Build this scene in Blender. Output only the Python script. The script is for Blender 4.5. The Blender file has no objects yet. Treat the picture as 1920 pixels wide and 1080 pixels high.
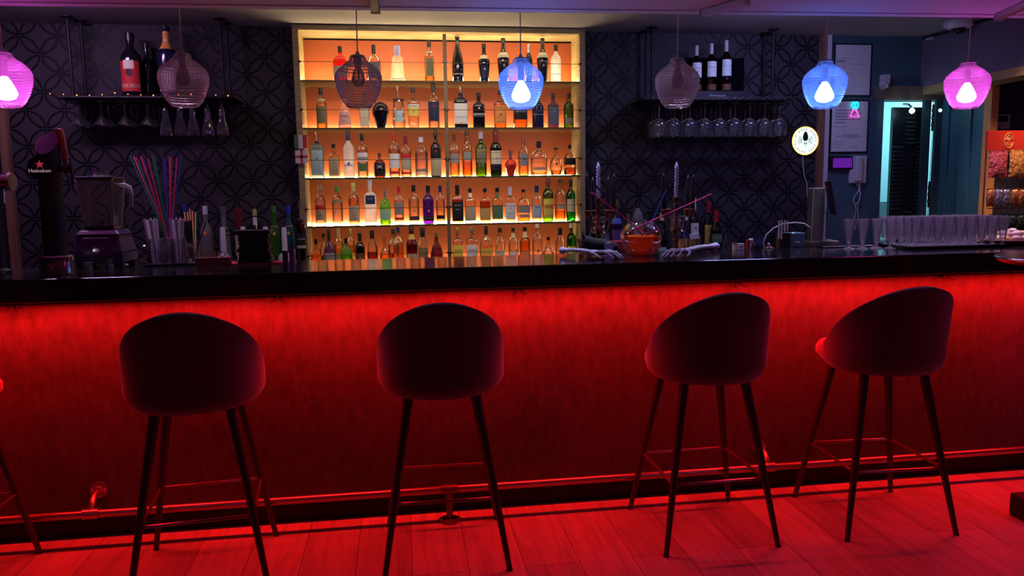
import bpy, bmesh, math, random
from mathutils import Vector, Matrix
random.seed(7)
PI = math.pi
SC = bpy.context.scene
COL = SC.collection

# ------------------------------------------------------------------ camera, world, exposure, large lights
FPX = 1430.0
CR = Vector((0.98949792, -0.14378852, -0.01478979))
CU = Vector((0.03194521, 0.11774524, 0.99252988))
CW = Vector((0.14097297, 0.98257871, -0.12110202))
EYE = Vector((0, 0, 1.42))
cam_d = bpy.data.cameras.new('camera')
cam_d.sensor_width = 36.0
cam_d.lens = FPX / 1920 * 36
cam_d.clip_start = 0.02
cam = bpy.data.objects.new('camera', cam_d)
COL.objects.link(cam)
cam.matrix_world = Matrix(((CR.x, CU.x, -CW.x, EYE.x), (CR.y, CU.y, -CW.y, EYE.y), (CR.z, CU.z, -CW.z, EYE.z), (0, 0, 0, 1)))
SC.camera = cam
SC.view_settings.view_transform = 'Standard'
SC.view_settings.look = 'None'
SC.view_settings.exposure = 0.0
SC.view_settings.gamma = 1.0
SC.view_settings.use_curve_mapping = False
world = bpy.data.worlds.new('world')
SC.world = world
world.use_nodes = True
world.node_tree.nodes['Background'].inputs[0].default_value = (0.30, 0.22, 0.5, 1)
world.node_tree.nodes['Background'].inputs[1].default_value = 0.004
try:
    SC.cycles.transparent_max_bounces = 32
    SC.cycles.max_bounces = 10
    SC.cycles.sample_clamp_indirect = 6.0
except Exception:
    pass


def area(name, loc, rot, sx, sy, power, color, spread=None):
    d = bpy.data.lights.new(name, 'AREA')
    d.shape = 'RECTANGLE'; d.size = sx; d.size_y = sy
    d.energy = power; d.color = color
    if spread: d.spread = spread
    o = bpy.data.objects.new(name, d)
    COL.objects.link(o); o.location = loc; o.rotation_euler = rot
    return o


# red strip of LEDs in the recess under the counter's overhang, shining down on panel, rail and floor
area('counter_strip_light', (0.6, 3.222, 1.017), (0, 0, 0), 5.7, 0.012, 76, (1.0, 0.008, 0.007), math.radians(168))
# ceiling lamps of the room behind the photographer
area('room_lamp_violet', (-2.0, -0.6, 2.2), (math.radians(25), 0, 0), 0.6, 0.6, 2.2, (0.62, 0.32, 1.0))
area('room_lamp_blue', (2.8, -0.4, 2.2), (math.radians(30), 0, 0), 0.6, 0.6, 3, (0.35, 0.4, 1.0))
area('room_lamp_pink', (3.2, 1.7, 2.2), (0, 0, 0), 0.3, 0.3, 4.0, (1.0, 0.08, 0.45))
# added unseen fill over the aisle, brightening wall and bottles
area('aisle_fill_left', (-1.9, 4.35, 2.50), (math.radians(30), 0, 0), 0.5, 0.1, 9, (0.80, 0.50, 1.0))
area('aisle_fill_right', (2.3, 4.35, 2.50), (math.radians(30), 0, 0), 0.5, 0.1, 10, (0.38, 0.42, 1.0))


# added fill right over the bar, brightening the things standing on it
area('bar_fill_left', (-1.25, 3.72, 2.50), (math.radians(6), 0, 0), 1.3, 0.05, 4.5, (0.80, 0.55, 0.95), math.radians(54))
area('bar_fill_middle', (1.15, 3.72, 2.50), (math.radians(6), 0, 0), 1.0, 0.05, 4.5, (0.66, 0.62, 1.0), math.radians(54))
area('bar_fill_right', (2.8, 3.76, 2.50), (math.radians(6), 0, 0), 1.2, 0.05, 9.0, (0.82, 0.66, 1.0), math.radians(54))
area('snack_rack_fill', (3.45, 3.75, 2.48), (math.radians(24), math.radians(-28), 0), 0.2, 0.1, 3.0, (1.0, 0.66, 0.55), math.radians(60))  # added fill, brightens the snack bags
# light added along the cabinet's LED strips, top bay thrown up and forward
area('cabinet_front_fill', (0.3, 4.2, 2.50), (math.radians(50), 0, 0), 0.9, 0.08, 5.0, (1.0, 0.86, 0.72), math.radians(110))  # added fill in front of the cabinet, brightens the bottle labels
area('cabinet_top_strip_light', (0.3, 5.345, 2.186), (math.radians(-128), 0, 0), 1.76, 0.012, 12, (1.0, 0.80, 0.38))
for _z in (2.168, 1.868, 1.549, 1.235, 0.93):
    area('cabinet_bay_strip_light', (0.3, 5.30, _z + 0.012), (math.radians(128), 0, 0), 1.76, 0.01, 2.0, (1.0, 0.76, 0.40))
for _z in (2.455, 2.150, 1.850, 1.531, 1.217):
    area('cabinet_label_fill', (0.3, 5.135, _z), (math.radians(24), 0, 0), 1.76, 0.008, 0.7, (1.0, 0.78, 0.50))  # added fill below the shelf fronts, for the labels


# ------------------------------------------------------------------ helpers
def ray(x, y):
    return CW * FPX + CR * (x - 960) + CU * (540 - y)


def aty(x, y, Y):
    d = ray(x, y); return EYE + d * (Y / d.y)


def atz(x, y, z):
    d = ray(x, y); return EYE + d * ((z - EYE.z) / d.z)


def atx(x, y, X):
    d = ray(x, y); return EYE + d * (X / d.x)


MATS = {}


def mat(name, col, rough=0.5, metal=0.0, spec=0.5, emit=None, es=0.0, vary=0.0, vscale=8.0, bump=0.0, bscale=40.0, sheen=0.0, coat=0.0, stretch=None, alpha=None, sub=0):
    if name in MATS: return MATS[name]
    m = bpy.data.materials.new(name); m.use_nodes = True
    nt = m.node_tree; b = nt.nodes['Principled BSDF']
    b.inputs['Base Color'].default_value = (*col, 1)
    b.inputs['Roughness'].default_value = rough
    b.inputs['Metallic'].default_value = metal
    b.inputs['Specular IOR Level'].default_value = spec
    b.inputs['Sheen Weight'].default_value = sheen
    b.inputs['Coat Weight'].default_value = coat
    if emit:
        b.inputs['Emission Color'].default_value = (*emit, 1)
        b.inputs['Emission Strength'].default_value = es
    if vary or bump:
        tc = nt.nodes.new('ShaderNodeTexCoord')
        mp = nt.nodes.new('ShaderNodeMapping')
        nt.links.new(tc.outputs['Object'], mp.inputs['Vector'])
        if stretch: mp.inputs['Scale'].default_value = stretch
    if vary:
        n = nt.nodes.new('ShaderNodeTexNoise'); n.inputs['Scale'].default_value = vscale; n.inputs['Detail'].default_value = 6
        nt.links.new(mp.outputs[0], n.inputs['Vector'])
        r = nt.nodes.new('ShaderNodeValToRGB')
        r.color_ramp.elements[0].position = 0.3; r.color_ramp.elements[1].position = 0.7
        r.color_ramp.elements[0].color = (*[c * (1 - vary) for c in col], 1)
        r.color_ramp.elements[1].color = (*[min(1, c * (1 + vary)) for c in col], 1)
        nt.links.new(n.outputs['Fac'], r.inputs[0]); nt.links.new(r.outputs[0], b.inputs['Base Color'])
    if bump:
        n = nt.nodes.new('ShaderNodeTexNoise'); n.inputs['Scale'].default_value = bscale; n.inputs['Detail'].default_value = 4
        nt.links.new(mp.outputs[0], n.inputs['Vector'])
        bp = nt.nodes.new('ShaderNodeBump'); bp.inputs['Strength'].default_value = bump; bp.inputs['Distance'].default_value = 0.01
        nt.links.new(n.outputs['Fac'], bp.inputs['Height']); nt.links.new(bp.outputs[0], b.inputs['Normal'])
    MATS[name] = m
    return m


def thin_glass(name, tint=(1, 1, 1), edge=(0.5, 0.5, 0.5), gloss=0.35, rough=0.03, haze=0.0, hazecol=(0.8, 0.8, 0.8), trans=0.0):
    """see-through shell: clear in the middle, darker and shinier towards its edges, optional frosting"""
    if name in MATS: return MATS[name]
    m = bpy.data.materials.new(name); m.use_nodes = True
    nt = m.node_tree; nt.nodes.clear(); N = nt.nodes.new; L = nt.links.new
    out = N('ShaderNodeOutputMaterial')
    lw = N('ShaderNodeLayerWeight'); lw.inputs['Blend'].default_value = 0.35
    cm = N('ShaderNodeMix'); cm.data_type = 'RGBA'
    cm.inputs[6].default_value = (*tint, 1); cm.inputs[7].default_value = (*[t * e for t, e in zip(tint, edge)], 1)
    L(lw.outputs['Facing'], cm.inputs[0])
    tr = N('ShaderNodeBsdfTransparent'); L(cm.outputs[2], tr.inputs[0])
    gl = N('ShaderNodeBsdfGlossy'); gl.inputs['Roughness'].default_value = rough
    mu = N('ShaderNodeMath'); mu.operation = 'MULTIPLY_ADD'; mu.inputs[1].default_value = gloss; mu.inputs[2].default_value = 0.04
    L(lw.outputs['Fresnel'], mu.inputs[0])
    mx = N('ShaderNodeMixShader'); L(mu.outputs[0], mx.inputs[0]); L(tr.outputs[0], mx.inputs[1]); L(gl.outputs[0], mx.inputs[2])
    last = mx
    if haze:
        df = N('ShaderNodeBsdfDiffuse'); df.inputs[0].default_value = (*hazecol, 1)
        tl = N('ShaderNodeBsdfTranslucent'); tl.inputs[0].default_value = (*hazecol, 1)
        dm = N('ShaderNodeMixShader'); dm.inputs[0].default_value = trans; L(df.outputs[0], dm.inputs[1]); L(tl.outputs[0], dm.inputs[2])
        m2 = N('ShaderNodeMixShader'); m2.inputs[0].default_value = haze; L(mx.outputs[0], m2.inputs[1]); L(dm.outputs[0], m2.inputs[2])
        last = m2
    L(last.outputs[0], out.inputs[0])
    MATS[name] = m
    return m


def liquid(name, col, ior=1.33):
    if name in MATS: return MATS[name]
    m = bpy.data.materials.new(name); m.use_nodes = True
    b = m.node_tree.nodes['Principled BSDF']
    b.inputs['Base Color'].default_value = (*col, 1)
    b.inputs['Roughness'].default_value = 0.0
    b.inputs['IOR'].default_value = ior
    b.inputs['Transmission Weight'].default_value = 1.0
    MATS[name] = m
    return m


def glow(name, col, s):
    if name in MATS: return MATS[name]
    m = bpy.data.materials.new(name); m.use_nodes = True
    nt = m.node_tree; nt.nodes.clear()
    out = nt.nodes.new('ShaderNodeOutputMaterial'); e = nt.nodes.new('ShaderNodeEmission')
    e.inputs[0].default_value = (*col, 1); e.inputs[1].default_value = s
    nt.links.new(e.outputs[0], out.inputs[0])
    MATS[name] = m
    return m


class MB:
    def __init__(s): s.bm = bmesh.new(); s.smooth = True

    def box(s, lo, hi, M=None):
        v = [s.bm.verts.new((x, y, z)) for x in (lo[0], hi[0]) for y in (lo[1], hi[1]) for z in (lo[2], hi[2])]
        if M is not None:
            for q in v: q.co = M @ q.co
        for f in ((0, 1, 3, 2), (4, 6, 7, 5), (0, 4, 5, 1), (2, 3, 7, 6), (0, 2, 6, 4), (1, 5, 7, 3)):
            s.bm.faces.new([v[i] for i in f])
        return s

    def poly(s, pts, d):
        """extrude a planar outline by the vector d"""
        a = [s.bm.verts.new(p) for p in pts]; b = [s.bm.verts.new(Vector(p) + Vector(d)) for p in pts]
        s.bm.faces.new(a); s.bm.faces.new(b[::-1]); n = len(a)
        for i in range(n): s.bm.faces.new((a[i], b[i], b[(i + 1) % n], a[(i + 1) % n]))
        return s

    def tube(s, pts, r, n=10, caps=True, closed=False):
        pts = [Vector(p) for p in pts]; m = len(pts)
        rr = r if isinstance(r, (list, tuple)) else [r] * m
        rings = []; up = None
        for i, p in enumerate(pts):
            if closed: t = (pts[(i + 1) % m] - pts[i - 1])
            else: t = (pts[min(i + 1, m - 1)] - pts[max(i - 1, 0)])
            t.normalize()
            if up is None:
                a = Vector((0, 0, 1)) if abs(t.z) < 0.9 else Vector((1, 0, 0)); up = a
            u = up - t * up.dot(t); u.normalize(); up = u; w = t.cross(u)
            rings.append([s.bm.verts.new(p + (u * math.cos(2 * PI * k / n) + w * math.sin(2 * PI * k / n)) * rr[i]) for k in range(n)])
        for i in range(m if closed else m - 1):
            A, B = rings[i], rings[(i + 1) % m]
            for k in range(n): s.bm.faces.new((A[k], A[(k + 1) % n], B[(k + 1) % n], B[k]))
        if caps and not closed:
            s.bm.faces.new(rings[0][::-1]); s.bm.faces.new(rings[-1])
        return s

    def lathe(s, prof, n=28, a0=0.0, a1=2 * PI, e=2.0, dep=1.0, c=(0, 0, 0), fn=None):
        """prof: (radius, z); e: roundness of the cross-section; dep: depth ratio; angle 0 faces -Y"""
        full = abs(a1 - a0 - 2 * PI) < 1e-6; cols = n if full else n + 1
        rings = []
        for (r, z) in prof:
            if r < 1e-6 and full:
                rings.append([s.bm.verts.new((c[0], c[1], c[2] + z))] * cols); continue
            ring = []
            for k in range(cols):
                a = a0 + (a1 - a0) * k / n
                sx, cy = math.sin(a), -math.cos(a)
                if e != 2.0:
                    q = (abs(sx) ** e + abs(cy) ** e) ** (-1 / e); sx *= q; cy *= q
                rr = r * (fn(a, z) if fn else 1)
                ring.append(s.bm.verts.new((c[0] + rr * sx, c[1] + rr * dep * cy, c[2] + z)))
            rings.append(ring)
        for i in range(len(rings) - 1):
            A, B = rings[i], rings[i + 1]
            for k in range(n if full else n):
                j = (k + 1) % cols
                vs = []
                for v in (A[k], A[j], B[j], B[k]):
                    if v not in vs: vs.append(v)
                if len(vs) > 2:
                    try: s.bm.faces.new(vs)
                    except ValueError: pass
        return s

    def ball(s, c, r, sc=(1, 1, 1), n=16):
        M = Matrix.Translation(Vector(c)) @ Matrix.Diagonal((*[r * q for q in sc], 1))
        bmesh.ops.create_uvsphere(s.bm, u_segments=n, v_segments=max(6, n * 2 // 3), radius=1, matrix=M)
        return s

    def build(s, name, m, parent=None, smooth=True, bevel=0.0, fix=True):
        if fix: bmesh.ops.recalc_face_normals(s.bm, faces=s.bm.faces)
        me = bpy.data.meshes.new(name); s.bm.to_mesh(me); s.bm.free()
        if smooth:
            for p in me.polygons: p.use_smooth = True
            try: me.set_sharp_from_angle(angle=math.radians(38))
            except Exception: pass
        me.materials.append(m)
        o = bpy.data.objects.new(name, me); COL.objects.link(o)
        if parent is not None: o.parent = parent
        if bevel:
            b = o.modifiers.new('bevel', 'BEVEL'); b.width = bevel; b.segments = 2; b.limit_method = 'ANGLE'
        return o


def box(name, lo, hi, m, parent=None, bevel=0.0, M=None):
    return MB().box(lo, hi, M).build(name, m, parent, smooth=False, bevel=bevel)


def tag(o, label, cat, group=None, kind=None):
    o['label'] = label; o['category'] = cat
    if group: o['group'] = group
    if kind: o['kind'] = kind
    return o


def thing(name, loc, label, cat, group=None, rz=0.0):
    o = bpy.data.objects.new(name, None); COL.objects.link(o)
    o.empty_display_size = 0.05
    o.location = loc; o.rotation_euler = (0, 0, rz)
    return tag(o, label, cat, group)


def struct(o):
    o['kind'] = 'structure'; return o


def dup(src, loc, rz, label, group=None):
    r = src.copy(); COL.objects.link(r); r.location = loc; r.rotation_euler = (0, 0, rz); r['label'] = label
    if group: r['group'] = group
    for ch in list(src.children):
        c = ch.copy(); COL.objects.link(c); c.parent = r
        for g in list(ch.children):
            d = g.copy(); COL.objects.link(d); d.parent = c
    return r


def text_mesh(txt, size, depth=0.0004, align='CENTER'):
    cu = bpy.data.curves.new('lettering', 'FONT'); cu.body = txt; cu.size = size; cu.extrude = depth
    cu.align_x = align; cu.align_y = 'CENTER'; cu.resolution_u = 2
    o = bpy.data.objects.new('lettering', cu)
    me = bpy.data.meshes.new_from_object(o)
    bpy.data.objects.remove(o); bpy.data.curves.remove(cu)
    return me


def text(name, txt, size, m, loc, parent=None, warp=None, rot=None, width=None):
    """lettering standing upright and facing -Y; warp(x) gives the y of a curved front"""
    me = text_mesh(txt, size)
    if width and len(me.vertices):
        xs = [v.co.x for v in me.vertices]; k = width / max(1e-6, max(xs) - min(xs))
        for v in me.vertices: v.co.x *= k
    for v in me.vertices:
        x, z, d = v.co.x, v.co.y, v.co.z
        v.co = (x, (warp(x + loc[0]) if warp else 0) - d, z)
    me.materials.append(m)
    o = bpy.data.objects.new(name, me); COL.objects.link(o); o.location = loc
    if rot: o.rotation_euler = rot
    if parent is not None: o.parent = parent
    return o


# ------------------------------------------------------------------ plain materials
black_gloss = mat('black_gloss', (0.006, 0.006, 0.009), 0.16, spec=0.5)
counter_m = mat('counter_black', (0.010, 0.009, 0.011), 0.13, spec=0.8, bump=0.02, bscale=3)
black_matt = mat('black_matt', (0.012, 0.011, 0.013), 0.6, spec=0.3)
black_plastic = mat('black_plastic', (0.015, 0.013, 0.02), 0.35)
chrome = mat('chrome', (0.75, 0.75, 0.78), 0.12, 1.0)
steel = mat('brushed_steel', (0.5, 0.5, 0.52), 0.3, 1.0)
white_pl = mat('white_plastic', (0.62, 0.62, 0.66), 0.4)
paper_m = mat('paper', (0.72, 0.72, 0.76), 0.8, spec=0.2)
ink_m = mat('ink', (0.04, 0.04, 0.07), 0.8, spec=0.1)
gold_m = mat('gold_foil', (0.75, 0.5, 0.15), 0.3, 1.0)
copper_m = mat('aged_copper', (0.16, 0.045, 0.03), 0.35, 0.6)
wood_frame = mat('cabinet_wood', (0.30, 0.22, 0.11), 0.5, vary=0.25, vscale=6, stretch=(1, 1, 12), spec=0.3)
post_wood = mat('post_wood', (0.22, 0.11, 0.07), 0.5, vary=0.35, vscale=5, stretch=(6, 6, 0.6))
iron_m = mat('black_iron', (0.008, 0.007, 0.009), 0.5, 0.0, spec=0.3)

# ------------------------------------------------------------------ setting: patterned wall
def ring_wall(name, x0, z0):
    """dark wallpaper with embossed glossy overlapping rings"""
    m = bpy.data.materials.new(name); m.use_nodes = True
    nt = m.node_tree; N = nt.nodes.new; L = nt.links.new; b = nt.nodes['Principled BSDF']
    tc = N('ShaderNodeTexCoord'); sp = N('ShaderNodeSeparateXYZ'); L(tc.outputs['Object'], sp.inputs[0])

    def ma(op, a, b_=None, c=None):
        n = N('ShaderNodeMath'); n.operation = op
        for i, q in enumerate((a, b_, c)):
            if q is None: continue
            if isinstance(q, (int, float)): n.inputs[i].default_value = q
            else: L(q, n.inputs[i])
        return n.outputs[0]
    P = 0.11136  # half the horizontal repeat
    x = ma('DIVIDE', ma('SUBTRACT', sp.outputs[0], x0), P)
    z = ma('DIVIDE', ma('SUBTRACT', sp.outputs[2], z0), P * 1.008)
    # rotate by 45 degrees: junctions sit at half-integers
    u = ma('FRACT', ma('ADD', ma('MULTIPLY', ma('ADD', x, z), 0.5), 0.5 + 40))
    v = ma('FRACT', ma('ADD', ma('MULTIPLY', ma('SUBTRACT', x, z), 0.5), 0.5 + 40))
    dmin = None
    for cu, cv in ((0, 0), (1, 0), (0, 1), (1, 1)):
        du = ma('SUBTRACT', u, cu); dv = ma('SUBTRACT', v, cv)
        d = ma('SQRT', ma('ADD', ma('MULTIPLY', du, du), ma('MULTIPLY', dv, dv)))
        q = ma('ABSOLUTE', ma('SUBTRACT', d, 0.672))
        dmin = q if dmin is None else ma('MINIMUM', dmin, q)
    # ring where dmin is small, broken at the junctions
    cu_ = ma('SUBTRACT', u, 0.5); cv_ = ma('SUBTRACT', v, 0.5)
    dj = ma('MINIMUM', ma('ABSOLUTE', ma('ADD', cu_, cv_)), ma('ABSOLUTE', ma('SUBTRACT', cu_, cv_)))
    rg = N('ShaderNodeMapRange'); rg.inputs['From Min'].default_value = 0.045; rg.inputs['From Max'].default_value = 0.028
    L(dmin, rg.inputs['Value'])
    gp = N('ShaderNodeMapRange'); gp.inputs['From Min'].default_value = 0.012; gp.inputs['From Max'].default_value = 0.03
    L(dj, gp.inputs['Value'])
    line = ma('MULTIPLY', rg.outputs[0], gp.outputs[0])
    nz = N('ShaderNodeTexNoise'); nz.inputs['Scale'].default_value = 1.3; L(tc.outputs['Object'], nz.inputs['Vector'])
    cm = N('ShaderNodeMix'); cm.data_type = 'RGBA'
    base = N('ShaderNodeValToRGB'); base.color_ramp.elements[0].color = (0.034, 0.028, 0.037, 1); base.color_ramp.elements[1].color = (0.052, 0.042, 0.054, 1)
    L(nz.outputs['Fac'], base.inputs[0]); L(base.outputs[0], cm.inputs[6]); cm.inputs[7].default_value = (0.004, 0.003, 0.006, 1)
    L(line, cm.inputs[0]); L(cm.outputs[2], b.inputs['Base Color'])
    rr = N('ShaderNodeMapRange'); rr.inputs['To Min'].default_value = 0.75; rr.inputs['To Max'].default_value = 0.5; b.inputs['Specular IOR Level'].default_value = 0.25; L(line, rr.inputs['Value'])
    L(rr.outputs[0], b.inputs['Roughness'])
    bp = N('ShaderNodeBump'); bp.inputs['Strength'].default_value = 0.8; bp.inputs['Distance'].default_value = 0.004
    L(line, bp.inputs['Height']); L(bp.outputs[0], b.inputs['Normal'])
    return m


YW = 5.22
ZC = 2.512
struct(box('wall_back_left', (-2.407, YW, 0), (-0.645, YW + 0.1, ZC), ring_wall('ring_paper_left', -2.062, 2.2127)))
struct(box('wall_back_right', (1.252, YW, 0), (3.016, YW + 0.1, ZC), ring_wall('ring_paper_right', 1.5535, 2.1991)))
teal = mat('teal_paint', (0.055, 0.13, 0.17), 0.6, vary=0.12, vscale=3)
dark_panel = mat('dark_panel', (0.02, 0.013, 0.02), 0.6)
struct(box('wall_back_far_left', (-4.2, YW, 0), (-2.436, YW + 0.1, ZC), dark_panel))
struct(box('wall_back_niche', (-0.75, 5.395, 0), (1.35, 5.44, ZC), dark_panel))
struct(box('trim_1', (-2.436, YW - 0.04, 0), (-2.386, YW + 0.02, ZC), post_wood))
struct(box('trim_2', (2.982, YW - 0.04, 0), (3.023, YW + 0.02, ZC), post_wood))
struct(box('trim_3', (3.023, YW - 0.035, 0.9), (3.060, YW + 0.02, ZC), white_pl))
DX0 = 3.48; DX1 = 3.83; DZ = 2.063
struct(box('wall_back_teal', (3.016, YW, 0), (DX0, YW + 0.1, ZC), teal))
struct(box('wall_back_over_door', (DX0, YW, DZ), (4.10, YW + 0.1, ZC), teal))
XR = 3.97
brown_trim = mat('brown_trim', (0.16, 0.11, 0.09), 0.6)
struct(box('trim_4', (3.42, YW - 0.03, DZ + 0.0), (XR, YW, DZ + 0.10), brown_trim))
struct(box('trim_5', (3.43, YW - 0.035, 0), (DX0, YW + 0.1, DZ), mat('teal_trim', (0.06, 0.13, 0.16), 0.5)))

# ceiling behind the bar and the lower ceiling over the guests
ceil_m = mat('ceiling_paint', (0.30, 0.29, 0.32), 0.9, vary=0.05, vscale=2)
low_m = mat('low_ceiling_paint', (0.60, 0.57, 0.64), 0.75, vary=0.05, vscale=2)
struct(box('ceiling', (-4.2, 3.45, ZC), (5.6, 7.4, ZC + 0.1), ceil_m))
LZ = lambda x: 2.2185 + 0.0068 * x
for _nm, _ya, _yb, _dz, _top in (('ceiling_lower', -1.6, 3.40, 0.004, 2.33), ('trim_6', 3.40, 3.455, 0.0, ZC + 0.01)):
    _mb = MB(); _mb.poly([(-4.2, _ya, LZ(-4.2) + _dz), (5.6, _ya, LZ(5.6) + _dz), (5.6, _ya, _top), (-4.2, _ya, _top)], (0, _yb - _ya, 0)); struct(_mb.build(_nm, low_m, smooth=False))

# floor of wood-look planks running towards the bar
def floor_mat():
    m = bpy.data.materials.new('floor_planks'); m.use_nodes = True
    nt = m.node_tree; N = nt.nodes.new; L = nt.links.new; b = nt.nodes['Principled BSDF']
    tc = N('ShaderNodeTexCoord'); mp = N('ShaderNodeMapping'); L(tc.outputs['Object'], mp.inputs[0])
    mp.inputs['Rotation'].default_value = (0, 0, PI / 2); mp.inputs['Location'].default_value = (0.35, 0.17 + 0.215 * 20 + 0.045, 0)
    br = N('ShaderNodeTexBrick'); L(mp.outputs[0], br.inputs[0])
    br.inputs['Scale'].default_value = 1.0; br.inputs['Brick Width'].default_value = 1.2; br.inputs['Row Height'].default_value = 0.215
    br.inputs['Mortar Size'].default_value = 0.0018; br.inputs['Mortar Smooth'].default_value = 0.2; br.offset = 0.37
    br.inputs['Color1'].default_value = (0.46, 0.38, 0.35, 1); br.inputs['Color2'].default_value = (0.32, 0.26, 0.24, 1)
    br.inputs['Mortar'].default_value = (0.12, 0.09, 0.09, 1)
    gr = N('ShaderNodeMapping'); L(tc.outputs['Object'], gr.inputs[0]); gr.inputs['Scale'].default_value = (14, 1.1, 1)
    nz = N('ShaderNodeTexNoise'); nz.inputs['Scale'].default_value = 2.2; nz.inputs['Detail'].default_value = 8; nz.inputs['Distortion'].default_value = 1.0
    L(gr.outputs[0], nz.inputs[0])
    rp = N('ShaderNodeValToRGB'); rp.color_ramp.elements[0].position = 0.33; rp.color_ramp.elements[0].color = (0.45, 0.42, 0.42, 1)
    rp.color_ramp.elements[1].position = 0.6; rp.color_ramp.elements[1].color = (1, 1, 1, 1); L(nz.outputs['Fac'], rp.inputs[0])
    mu = N('ShaderNodeMix'); mu.data_type = 'RGBA'; mu.blend_type = 'MULTIPLY'; mu.inputs[0].default_value = 0.45
    L(br.outputs['Color'], mu.inputs[6]); L(rp.outputs[0], mu.inputs[7]); L(mu.outputs[2], b.inputs['Base Color'])
    b.inputs['Roughness'].default_value = 0.42; b.inputs['Specular IOR Level'].default_value = 0.3
    bp = N('ShaderNodeBump'); bp.inputs['Strength'].default_value = 0.3; bp.inputs['Distance'].default_value = 0.003
    L(br.outputs['Fac'], bp.inputs['Height']); bp.invert = True; L(bp.outputs[0], b.inputs['Normal'])
    return m


struct(box('floor', (-4.2, -1.6, -0.1), (5.6, 7.4, 0), floor_mat()))
struct(box('wall_left', (-4.3, -1.6, 0), (-4.2, 7.4, 2.65), dark_panel))
struct(box('wall_front', (-4.2, -1.7, 0), (5.6, -1.6, 2.65), mat('rear_wall_paint', (0.06, 0.05, 0.07), 0.8)))

# ------------------------------------------------------------------ right-hand side: door, side room, bulkhead, post
purple_paint = mat('purple_grey_paint', (0.16, 0.13, 0.19), 0.8)
struct(box('wall_right_upper', (3.785, 3.9, 2.155), (5.5, YW, ZC), purple_paint))
struct(box('trim_7', (3.785, 3.9, 2.10), (XR, YW - 0.03, 2.155), mat('lamplit_timber', (0.42, 0.26, 0.12), 0.55, vary=0.25, vscale=5)))  # gold light of the lamps put into the timber colour
pp = atx(1850, 240, XR)
struct(box('trim_8', (XR - 0.005, 4.735, 0), (XR + 0.05, 4.80, 2.10), mat('orange_timber', (0.85, 0.36, 0.10), 0.5, vary=0.2, vscale=5)))
# side wall of teal boards between the back corner and the post
mb = MB()
yy = 4.80; k = 0
while yy < YW - 0.001:
    w = min(0.11, YW - yy); d = 0.012 if k % 2 else 0.0
    mb.box((XR - 0.0 - d, yy, 0), (XR + 0.04, yy + w - 0.006, 2.155)); yy += w; k += 1
struct(mb.build('wall_right_teal', mat('teal_boards', (0.045, 0.14, 0.19), 0.5, vary=0.3, vscale=3, stretch=(2, 2, 0.5)), smooth=False))
struct(box('wall_right', (5.5, -1.6, 0), (5.6, 7.4, ZC), mat('side_wall_paint', (0.05, 0.045, 0.06), 0.8)))
struct(box('wall_niche_back', (XR + 0.05, 4.85, 0), (5.5, 4.95, ZC), mat('niche_paint', (0.035, 0.04, 0.055), 0.8)))
# small bright room behind the door
room_m = mat('utility_room_paint', (0.62, 0.75, 0.8), 0.7)
struct(box('wall_utility_back', (3.2, 6.7, 0), (5.1, 6.8, ZC), room_m))
struct(box('wall_utility_left', (3.1, 5.32, 0), (3.2, 6.8, ZC), room_m))
struct(box('wall_utility_right', (4.45, 5.32, 0), (4.55, 6.8, ZC), room_m))


def lamp_bulb(parent, c, r, m):
    return MB().ball(c, r).build('bulb', m, parent)


cy = thing('utility_lamp', (0, 0, 0), 'small bright cyan-white lamp shining over the black louvred door', 'lamp')
p = aty(1710, 208, 5.12)
cy.location = p
MB().ball((0, 0, 0), 0.018).build('bulb', glow('cyan_bulb', (0.55, 1.0, 1.0), 30), cy)
MB().tube([(0, 0.0, 0.018), (0, 0.04, 0.05), (0, 0.10, 0.06)], 0.008).build('lamp_arm', chrome, cy)
c2 = thing('hinge_lamp', aty(1763, 207, 5.11), 'small round cyan lamp at the top of the bright gap beside the louvred door', 'lamp')
MB().ball((0, 0, 0), 0.012).build('bulb', glow('cyan_bulb_dim', (0.5, 0.95, 1.0), 3), c2)
MB().tube([(0, 0.0, 0.012), (0, 0.08, 0.02)], 0.005).build('lamp_arm', chrome, c2)
area('utility_room_lamp', (4.0, 6.0, 2.46), (0, 0, 0), 0.8, 0.5, 22, (0.36, 0.9, 1.0))

# louvred door: groups of slots staggered over three columns
dl = atx(0, 0, 1)
x0 = aty(1668, 300, 5.28).x; x1 = aty(1742, 300, 5.22).x
ld = thing('door_1', (x0, 5.26, 0), 'black louvred folding door half closing the bright doorway', 'door'); ld['kind'] = 'structure'
W = x1 - x0; H = DZ - 0.045
door_m = mat('louvre_door_black', (0.006, 0.008, 0.012), 0.35)
slat_m = mat('louvre_edge', (0.03, 0.05, 0.06), 0.25)
box('door_leaf', (0, 0, 0.02), (W, 0.03, H), door_m, ld)
mb = MB()
for col, (zs, ze) in enumerate(((1.28, 1.74), (1.76, 2.02), (1.28, 1.78), (0.98, 1.26))):
    cx = (0.0, W * 0.34, W * 0.68, W * 0.34)[col]; z = zs
    while z < ze:
        M = Matrix.Translation((cx + W * 0.16, -0.008, z)) @ Matrix.Rotation(math.radians(35), 4, 'X')
        mb.box((-W * 0.135, -0.014, -0.0025), (W * 0.135, 0.014, 0.0025), M); z += 0.03
mb.build('louvre_slats', slat_m, ld, smooth=False)
struct(box('trim_9', (DX1 - 0.02, YW - 0.02, 0), (DX1 + 0.038, YW + 0.005, DZ), mat('dark_teal_trim', (0.03, 0.06, 0.08), 0.5)))
struct(box('trim_10', (DX1 + 0.078, YW - 0.02, 0), (XR, YW + 0.005, DZ), mat('dark_teal_trim', (0.03, 0.06, 0.08), 0.5)))
ch = thing('door_chain', (DX1 + 0.06, YW - 0.01, 0), 'black link chain hanging in the bright gap beside the louvred door', 'chain')
mb = MB()
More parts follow.
